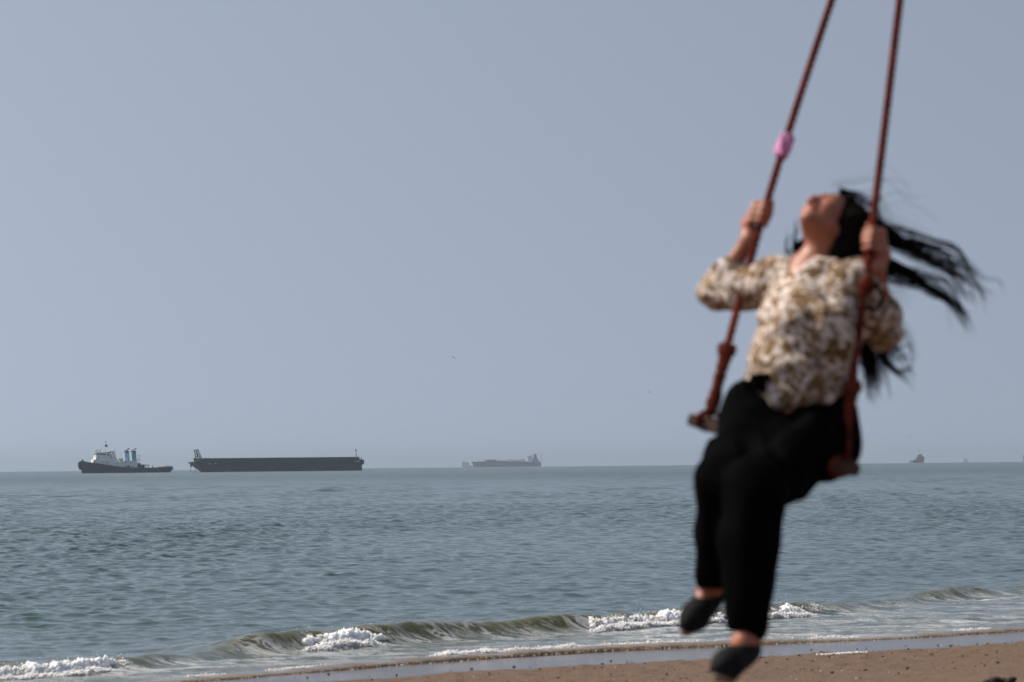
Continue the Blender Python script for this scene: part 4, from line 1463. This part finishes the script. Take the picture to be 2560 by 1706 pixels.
def build_person():
    P = []
    add = lambda s, k=0.03, op='+': P.append((s, k, op))
    # trunk
    add(rc(hip_r, hip_l, 0.085, 0.085), 0.05)
    add(rc(pelvis, spine, 0.095, 0.09), 0.06)
    add(rc(spine, chest, 0.10, 0.12), 0.06)
    add(rc(chest, chest_top, 0.115, 0.085), 0.06)
    add(rc(sh_r, sh_l, 0.05, 0.05), 0.05)
    add(rc(chest_top, neck_b, 0.07, 0.052), 0.05)
    add(rc(neck_b - face_f * 0.0, H(-0.035, -0.055, 0), 0.051, 0.054), 0.03)
    # arms and legs taper towards wrist and ankle
    add(rc(sh_r, el_r, 0.047, 0.037), 0.03); add(rc(el_r, wr_r, 0.037, 0.024), 0.02)
    add(rc(sh_l, el_l, 0.047, 0.037), 0.03); add(rc(el_l, wr_l, 0.037, 0.024), 0.02)
    for hp, kn, an, toe in ((hip_r, kn_r, an_r, toe_r), (hip_l, kn_l, an_l, toe_l)):
        add(rc(hp, kn, 0.088, 0.056), 0.04); add(rc(kn, an, 0.055, 0.037), 0.03)
        cf = kn + (an - kn) * 0.3 + np.array([0.02, 0.03, 0]); add(ell(cf, (0.05, 0.05, 0.09)), 0.04)
        add(rc(an, toe - (toe - an) * 0.2 + np.array([0, 0, -0.012]), 0.034, 0.022), 0.015)
    # head
    E = [face_f, face_u, face_l]
    add(ell(H(-0.012, 0.030, 0), (0.094, 0.088, 0.074), E), 0.02)
    add(ell(H(0.028, -0.022, 0), (0.060, 0.086, 0.058), E), 0.03)
    for sg in (-1, 1):
        add(rc(H(-0.012, -0.048, 0.046 * sg), H(0.066, -0.094, 0.010 * sg), 0.020, 0.016), 0.025)
        add(ell(H(0.060, -0.018, 0.038 * sg), (0.022, 0.024, 0.022), E), 0.02)
        add(rc(H(0.080, 0.030, 0.010 * sg), H(0.064, 0.030, 0.048 * sg), 0.010, 0.009), 0.012)
        add(ell(H(0.093, 0.012, 0.031 * sg), (0.015, 0.012, 0.017), E), 0.014, '-')
        add(ell(H(0.071, 0.011, 0.031 * sg), (0.012, 0.011, 0.013), E), 0.004)
        add(ell(H(-0.010, -0.004, 0.076 * sg), (0.019, 0.031, 0.008), E), 0.006)
        add(ell(H(0.094, -0.034, 0.0115 * sg), (0.011, 0.008, 0.008), E), 0.006)
    add(ell(H(0.074, -0.096, 0), (0.017, 0.016, 0.020), E), 0.02)
    add(rc(H(0.082, 0.016, 0), H(0.106, -0.027, 0), 0.0085, 0.0115), 0.012)
    add(ell(H(0.088, -0.056, 0), (0.010, 0.0065, 0.022), E), 0.006)
    add(ell(H(0.086, -0.068, 0), (0.010, 0.0068, 0.019), E), 0.006)
    hand(P, 'A', 552, wr_r, 1)
    hand(P, 'B', 618, wr_l, -1)
    V, F = implicit(P, 0.0062)
    rel = V - HC
    lf, lu, ll = rel @ face_f, rel @ face_u, rel @ face_l
    tint = np.ones_like(V)
    lips = np.exp(-(((lu + 0.062) / 0.010) ** 2 + (ll / 0.024) ** 2)) * (lf > 0.075)
    tint -= lips[:, None] * np.array([0.15, 0.45, 0.35])
    for sg in (-1, 1):
        brow = np.exp(-(((lu - 0.034) / 0.006) ** 2 + ((ll - 0.030 * sg) / 0.020) ** 2)) * (lf > 0.05)
        lash = np.exp(-(((lu - 0.005) / 0.0045) ** 2 + ((ll - 0.031 * sg) / 0.014) ** 2)) * (lf > 0.06)
        tint *= (1 - 0.85 * brow - 0.75 * lash)[:, None].clip(0.05, 1)
    base = np_mesh('person', V, F, M_skin, attrs={'tint': tint})
    # put the origin at the pelvis
    base.location = tuple(pelvis)
    co = (V - pelvis).astype(np.float32)
    base.data.vertices.foreach_set('co', co.ravel()); base.data.update()
    tag(base, 'person in white and tan patterned blouse and black trousers leaning back on a rope swing', 'person')

    # ---- blouse
    Q = []
    addq = lambda s, k=0.04, op='+': Q.append((s, k, op))
    fx = unit(np.array([-0.6, -0.8, 0.15]))
    addq(rc(W(1990, 985, 0.07), W(2000, 930, 0.07), 0.138, 0.138), 0.05)
    addq(rc(W(1925, 955, 0.10), W(2070, 985, 0.02), 0.075, 0.082), 0.05)
    addq(rc(W(2000, 930, 0.07), W(2030, 800, 0.13), 0.138, 0.135), 0.07)
    addq(rc(W(1955, 900, 0.10), W(1965, 790, 0.18), 0.08, 0.085), 0.05)
    addq(rc(W(2065, 930, 0.04), W(2085, 800, 0.08), 0.085, 0.095), 0.05)
    addq(ell(W(1995, 810, 0.0), (0.075, 0.07, 0.085)), 0.06)
    addq(ell(W(2075, 820, -0.03), (0.075, 0.07, 0.085)), 0.06)
    addq(rc(W(2030, 800, 0.13), chest_top, 0.13, 0.095), 0.06)
    addq(rc(sh_r, sh_l, 0.063, 0.066), 0.06)
    addq(rc(chest_top, neck_b + np.array([0, 0, -0.01]), 0.085, 0.062), 0.04)
    # sleeves, loose and gathered below the elbow
    for sh, el_, wr, big, cf in ((sh_r, el_r, wr_r, 0.060, 0.46), (sh_l, el_l, wr_l, 0.068, 0.42)):
        mid = sh + (el_ - sh) * 0.55 + np.array([0, 0, -0.015])
        addq(rc(sh, mid, 0.066, big), 0.05)
        addq(rc(mid, el_ + np.array([0, 0, -0.008]), big, big * 0.83), 0.04)
        addq(rc(el_, el_ + (wr - el_) * cf * 0.7, big * 0.83, 0.052), 0.04)
        addq(rc(el_ + (wr - el_) * cf * 0.7, el_ + (wr - el_) * cf, 0.050, 0.039), 0.02)
    # open neckline
    addq(rc(neck_b + fx * 0.02 + np.array([0, 0, 0.03]), neck_b + fx * 0.14 + np.array([0.0, 0, -0.015]), 0.05, 0.022), 0.015, '-')
    addq(ell(W(1990, 1092, 0.0), (0.4, 0.4, 0.085), None), 0.01, '-')

    def folds(x, y, z):
        a = 0.0045 * np.sin(26 * x + 11 * z + 3 * vnoise(x * 9, y * 9, z * 9, seed=200) * 2.2)
        b = 0.006 * fbm(x * 8 + z * 4, y * 8, z * 5, octs=2, seed=210)
        c = 0.002 * np.sin(60 * z + 25 * x + 4 * vnoise(x * 12, y * 12, z * 12, seed=220))
        return a + b + c
    V, F = implicit(Q, 0.0075, folds)
    sh = np_mesh('blouse', V, F, M_blouse, base)
    # collar and cuffs
    col = []
    n = 11
    nd = unit(H(-0.035, -0.055, 0) - neck_b)
    A = unit(np.cross(nd, fx)); Bv = unit(np.cross(A, nd))
    if Bv @ fx < 0: Bv = -Bv
    pts = []
    for i in range(n):
        an = math.radians(28 + i * (304 / (n - 1)))
        pts.append(neck_b + nd * (0.012 - 0.03 * math.cos(an)) + (Bv * math.cos(an) + A * math.sin(an)) * 0.066)
    for p, q in zip(pts[:-1], pts[1:]):
        col.append((rc(p, q, 0.013, 0.013), 0.01, '+'))
        col.append((rc(p - nd * 0.02, q - nd * 0.02, 0.013, 0.013), 0.01, '+'))
    V, F = implicit(col, 0.005, lambda x, y, z: 0.003 * vnoise(x * 60, y * 60, z * 60, seed=230))
    np_mesh('collar', V, F, M_blouse, sh)
    # button placket down the front, gaping a little
    pl = []
    seq = [W(2010, 700, 0.02), W(1975, 760, -0.02), W(1945, 800, 0.0), W(1930, 850, -0.005), W(1935, 880, -0.02), W(1922, 930, -0.01), W(1918, 950, -0.005)]
    for el_, wr, cf, nm in ((el_r, wr_r, 0.46, 'cuff'), (el_l, wr_l, 0.42, 'cuff')):
        c = el_ + (wr - el_) * cf
        d = unit(wr - el_); A = unit(np.cross(d, [0, 1, 0.2])); B2 = np.cross(d, A)
        ring = []
        for i in range(12):
            a0, a1 = 2 * math.pi * i / 12, 2 * math.pi * (i + 1) / 12
            f = lambda a: c + (A * math.cos(a) + B2 * math.sin(a)) * 0.037
            ring.append((rc(f(a0), f(a1), 0.0095), 0.006, '+'))
            ring.append((rc(f(a0) - d * 0.016, f(a1) - d * 0.016, 0.0105), 0.006, '+'))
        V, F = implicit(ring, 0.005)
        np_mesh(nm, V, F, M_cuff, sh)

    # ---- trousers, wide legged
    Tq = []
    addt = lambda s, k=0.05, op='+': Tq.append((s, k, op))
    addt(rc(W(1925, 1010, 0.12), W(2062, 1050, 0.05), 0.088, 0.092), 0.05)
    addt(rc(hip_r, hip_l, 0.108, 0.106), 0.05)
    addt(rc(W(1915, 1010, 0.10), hip_r, 0.092, 0.108), 0.05)
    addt(ell(W(2054, 1060, 0.12), (0.088, 0.10, 0.100)), 0.06)
    addt(ell(W(2000, 1070, 0.18), (0.098, 0.10, 0.10)), 0.06)
    addt(rc(hip_r, kn_r + np.array([0.006, 0, 0.0]), 0.112, 0.084), 0.06)
    addt(rc(hip_l, kn_l + np.array([0.005, 0.01, 0.0]), 0.112, 0.088), 0.06)
    hr, hl = W(1775, 1440, -0.06), W(1862, 1555, -0.36)
    m1 = W(1793, 1330, -0.15)
    addt(rc(kn_r, m1, 0.080, 0.073), 0.05); addt(rc(m1, W(1788, 1450, -0.06), 0.074, 0.060), 0.04)
    addt(rc(kn_r + np.array([0.03, 0.05, -0.03]), W(1815, 1420, -0.05), 0.07, 0.055), 0.05)
    kl2 = W(1866, 1350, -0.34)
    addt(rc(kn_l, kl2, 0.086, 0.087), 0.05); addt(rc(kl2, hl, 0.087, 0.055), 0.04)
    addt(rc(kn_l + np.array([0.01, 0.06, -0.04]), W(1872, 1440, -0.29), 0.072, 0.060), 0.05)
    addt(rc(W(1872, 1440, -0.29), W(1862, 1570, -0.33), 0.060, 0.046), 0.04)
    addt(rc(W(1874, 1006, 0.08), W(1815, 1140, -0.12), 0.056, 0.056), 0.06)
    addt(rc(W(1935, 990, 0.10), W(2068, 1022, 0.03), 0.080, 0.084), 0.05)
    # hems cut level
    addt(ell(W(1772, 1520, -0.05), (0.22, 0.22, 0.064)), 0.006, '-')
    addt(ell(W(1855, 1655, -0.36), (0.40, 0.40, 0.072), [unit(np.array([1, 0, -0.25])), [0, 1, 0], unit(np.array([0.25, 0, 1]))]), 0.006, '-')

    def tfolds(x, y, z):
        return 0.008 * np.sin(42 * x + 3 * vnoise(x * 6, y * 6, z * 3, seed=240) * 2) + 0.008 * fbm(x * 10, y * 10, z * 5, octs=3, seed=250)
    V, F = implicit(Tq, 0.0085, tfolds)
    tr = np_mesh('trousers', V, F, M_trousers, base)
    kn = []
    k0 = W(1898, 948, -0.03)
    for dx, dz in ((-0.022, 0.006), (0.026, 0.008), (0.010, -0.035), (-0.012, -0.03)):
        kn.append((rc(k0, k0 + np.array([dx, -0.01, dz]), 0.014, 0.010), 0.01, '+'))
    kn.append((rc(k0 + np.array([-.03, 0.04, -0.015]), k0 + np.array([.1, -0.02, -.03]), 0.016), 0.01, '+'))
    V, F = implicit(kn, 0.005)
    np_mesh('waist_tie', V, F, M_trousers, tr)

    # ---- shoes
    for an, toe in ((an_r, toe_r), (an_l, toe_l)):
        d = unit(toe - an)
        shin = unit((kn_r if an is an_r else kn_l) - an)
        top = shin - d * (shin @ d); top = unit(top)
        L_ = np.linalg.norm(toe - an)
        heel = an - top * 0.016 - d * 0.012 + np.array([0, 0, -0.020])
        ball_ = an + d * (L_ * 0.72) - top * 0.014 + np.array([0, 0, -0.008])
        tp = toe - top * 0.014 + d * 0.004
        sq = [(rc(heel, ball_, 0.037, 0.043), 0.02, '+'), (rc(ball_, tp, 0.043, 0.031), 0.02, '+'), (rc(heel + top * 0.010, ball_ + top * 0.006, 0.036, 0.036), 0.02, '+')]
        V, F = implicit(sq, 0.006)
        shoe = np_mesh('shoe', V, F, M_shoe, base)
        so = [(rc(heel - top * 0.028, ball_ - top * 0.031, 0.020, 0.024), 0.02, '+'), (rc(ball_ - top * 0.031, tp - top * 0.014 + d * 0.014, 0.024, 0.021), 0.02, '+')]
        V, F = implicit(so, 0.006)
        np_mesh('sole', V, F, M_sole, shoe)

    # ---- hair: a cap on the skull and locks streaming off to the right
    Hq = []
    addh = lambda s, k=0.02, op='+': Hq.append((s, k, op))
    addh(ell(H(-0.030, 0.040, 0), (0.100, 0.098, 0.090), E), 0.02)
    addh(rc(H(-0.07, 0.01, 0), W(2068, 640, 0.30), 0.075, 0.055), 0.04)
    addh(rc(H(-0.06, 0.02, 0.03), W(2135, 640, 0.22), 0.075, 0.05), 0.04)
    addh(rc(W(2068, 630, 0.30), W(1995, 622, 0.32), 0.045, 0.020), 0.03)
    addh(rc(H(-0.03, 0.06, 0.02), W(2175, 580, 0.24), 0.070, 0.035), 0.04)
    addh(rc(H(-0.02, 0.01, 0.070), W(2112, 648, 0.13), 0.050, 0.042), 0.03)
    addh(ell(H(0.085, -0.022, -0.01), (0.085, 0.098, 0.074), E), 0.012, '-')
    V, F = implicit(Hq, 0.006, lambda x, y, z: 0.009 * fbm(x * 18, y * 18, z * 50 - x * 20, octs=4, seed=260))
    hair = np_mesh('hair', V, F, M_hair, base)
    rg = np.random.default_rng(21)

    def lock(path, r0, r1, n, wander=0.012, thick=0.0023, spread=0.021):
        path = np.array(path)
        m = 30
        cum = np.concatenate([[0], np.cumsum(np.linalg.norm(np.diff(path, axis=0), axis=1))])
        Vs, Fs, off = [], [], 0
        wp = rg.random() * 6.283
        sub = rg.normal(0, 1, (6, 3))
        for i in range(n):
            L = cum[-1] * rg.uniform(0.72, 1.0)
            dd = np.linspace(0, L, m)
            # smooth the corner points
            C = np.stack([np.interp(dd, cum, path[:, j]) for j in range(3)], -1)
            for _ in range(3):
                C[1:-1] = 0.25 * C[:-2] + 0.5 * C[1:-1] + 0.25 * C[2:]
            f = dd / cum[-1]
            a, rr = rg.random() * 6.283, math.sqrt(rg.random())
            rad = (r0 + (r1 - r0) * f) * rr * (1 - 0.5 * sstep(0.25, 0.6, f))
            C = C + np.stack([np.cos(a + f * 2.5) * rad * 0.7, np.sin(a * 2.3 + f * 2) * rad, np.sin(a + f * 2.5) * rad], -1)
            ph = rg.random(3) * 6.283; fr = rg.uniform(5, 14, 3)
            C += np.stack([np.sin(fr[j] * f + ph[j]) for j in range(3)], -1) * (0.55 * wander * f ** 1.2)[:, None]
            g_ = rg.integers(0, 6)
            C += np.stack([0.006 * np.sin(12 * f + 2 * g_), 0.014 * np.sin(9 * f + wp + g_), 0.013 * np.sin((8.0 + 0.9 * g_) * f + wp + 1.3 * g_) + 0.006 * np.sin(23 * f + wp + 2.1 * g_)], -1) * (sstep(0.12, 0.6, f))[:, None]
            C += spread * sub[g_] * (sstep(0.12, 0.7, f))[:, None]
            th = thick * rg.uniform(0.6, 1.3) * (1 - 0.75 * f)
            Tn = np.gradient(C, axis=0); Tn /= np.linalg.norm(Tn, axis=1)[:, None] + 1e-9
            A = np.cross(Tn, [0.1, 1, 0.2]); A /= np.linalg.norm(A, axis=1)[:, None] + 1e-9
            B2 = np.cross(Tn, A)
            ring = np.stack([C + (A * math.cos(q) + B2 * math.sin(q)) * th[:, None] for q in (0, 2.094, 4.189)], 1)
            Vs.append(ring.reshape(-1, 3))
            idx = np.arange(m * 3).reshape(m, 3)
            Fs.append(np.stack([idx[:-1], np.roll(idx, -1, 1)[:-1], np.roll(idx, -1, 1)[1:], idx[1:]], -1).reshape(-1, 4) + off)
            off += m * 3
        np_mesh('hair_lock', np.concatenate(Vs), np.concatenate(Fs), M_hair, hair)

    lock([W(2120, 530, .22), W(2170, 560, .22), W(2230, 592, .22), W(2262, 612, .23), W(2310, 628, .24), W(2370, 655, .25), W(2405, 690, .25), W(2425, 712, .26), W(2432, 742, .26)], 0.040, 0.016, 130, 0.008)
    lock([W(2130, 545, .24), W(2200, 590, .24), W(2262, 618, .24), W(2310, 632, .25), W(2375, 660, .26), W(2420, 690, .26), W(2445, 705, .27), W(2470, 722, .27), W(2480, 760, .27)], 0.022, 0.006, 40, 0.012, 0.0015)
    lock([W(2150, 560, .24), W(2230, 610, .25), W(2300, 640, .25), W(2325, 668, .25), W(2362, 668, .25)], 0.015, 0.006, 16, 0.010, 0.0014)
    lock([W(2150, 630, .24), W(2215, 660, .25), W(2280, 690, .25), W(2312, 712, .25), W(2370, 745, .26), W(2405, 780, .26), W(2420, 800, .26), W(2428, 832, .26)], 0.028, 0.014, 90, 0.008)
    lock([W(2150, 640, .26), W(2220, 690, .26), W(2300, 700, .26), W(2330, 722, .26), W(2385, 760, .26), W(2400, 800, .27), W(2402, 822, .27)], 0.030, 0.010, 45, 0.010, 0.0015)
    lock([W(2140, 640, .28), W(2200, 720, .28), W(2270, 735, .28), W(2330, 752, .28)], 0.03, 0.012, 12, 0.02, 0.0012)
    lock([W(2110, 650, .30), W(2140, 760, .32), W(2168, 860, .32), W(2175, 930, .31), W(2180, 990, .31)], 0.060, 0.040, 230, 0.010)
    lock([W(2120, 650, .30), W(2150, 770, .32), W(2185, 860, .32), W(2196, 930, .31), W(2200, 978, .31)], 0.04, 0.026, 110, 0.010)
    lock([W(2130, 660, .30), W(2170, 800, .33), W(2205, 880, .33), W(2232, 912, .33), W(2262, 905, .33), W(2280, 935, .33)], 0.034, 0.020, 110, 0.010)
    lock([W(2130, 660, .30), W(2175, 800, .33), W(2210, 880, .33), W(2235, 935, .33)], 0.030, 0.018, 60, 0.010)
    lock([W(2150, 650, .30), W(2230, 780, .34), W(2270, 840, .34), W(2290, 890, .34), W(2286, 940, .34)], 0.018, 0.008, 24, 0.012, 0.0014)
    lock([W(2030, 660, .33), W(1985, 650, .34), W(1975, 620, .34), W(1990, 585, .33)], 0.012, 0.012, 30, 0.006)
    lock([W(2100, 478, .25), W(2140, 492, .25), W(2168, 520, .25), W(2190, 560, .25)], 0.014, 0.012, 40, 0.010, 0.0014)
    lock([W(2140, 520, .26), W(2170, 505, .26), W(2195, 505, .26)], 0.012, 0.006, 9, 0.012, 0.0011)

    for _ in range(12):
        a = W(2100 + rg.normal(0, 22), 520 + rg.normal(0, 30), 0.25 + rg.normal(0, 0.03))
        b = a + np.array([0.07, 0.01, 0.01]) * rg.uniform(0.6, 1.3)
        c = b + np.array([0.10, 0.0, rg.uniform(-0.08, 0.05)]) * rg.uniform(0.6, 1.6)
        d = c + np.array([0.10, 0.0, rg.uniform(-0.12, 0.02)]) * rg.uniform(0.5, 1.6)
        lock([a, b, c, d], 0.012, 0.010, 3, 0.02, 0.0009)


build_person()

# ------------------------------------------------------------------ haze
def build_haze():
    m = bpy.data.materials.new('sea_haze')
    m.use_nodes = True
    n, l = m.node_tree.nodes, m.node_tree.links
    n.clear()
    out = n.new('ShaderNodeOutputMaterial')
    v = n.new('ShaderNodeVolumePrincipled')
    v.inputs['Color'].default_value = (0.51, 0.62, 0.74, 1)
    v.inputs['Density'].default_value = 1.25e-4
    v.inputs['Density Attribute'].default_value = ''
    v.inputs['Anisotropy'].default_value = 0.2
    l.new(v.outputs[0], out.inputs['Volume'])
    bm = bmesh.new()
    bmesh.ops.create_cube(bm, size=1.0)
    x0_, x1_, y0_, y1_, z0_, z1_ = -12500, 12500, -300, 12500, -13.0, 40.0
    for w in bm.verts:
        w.co = Vector((x0_ if w.co.x < 0 else x1_, y0_ if w.co.y < 0 else y1_, z0_ if w.co.z < 0 else z1_))
    me = bpy.data.meshes.new('haze')
    bm.to_mesh(me); bm.free()
    me.materials.append(m)
    o = bpy.data.objects.new('haze', me)
    COL.objects.link(o)
    tag(o, kind='stuff')


build_haze()
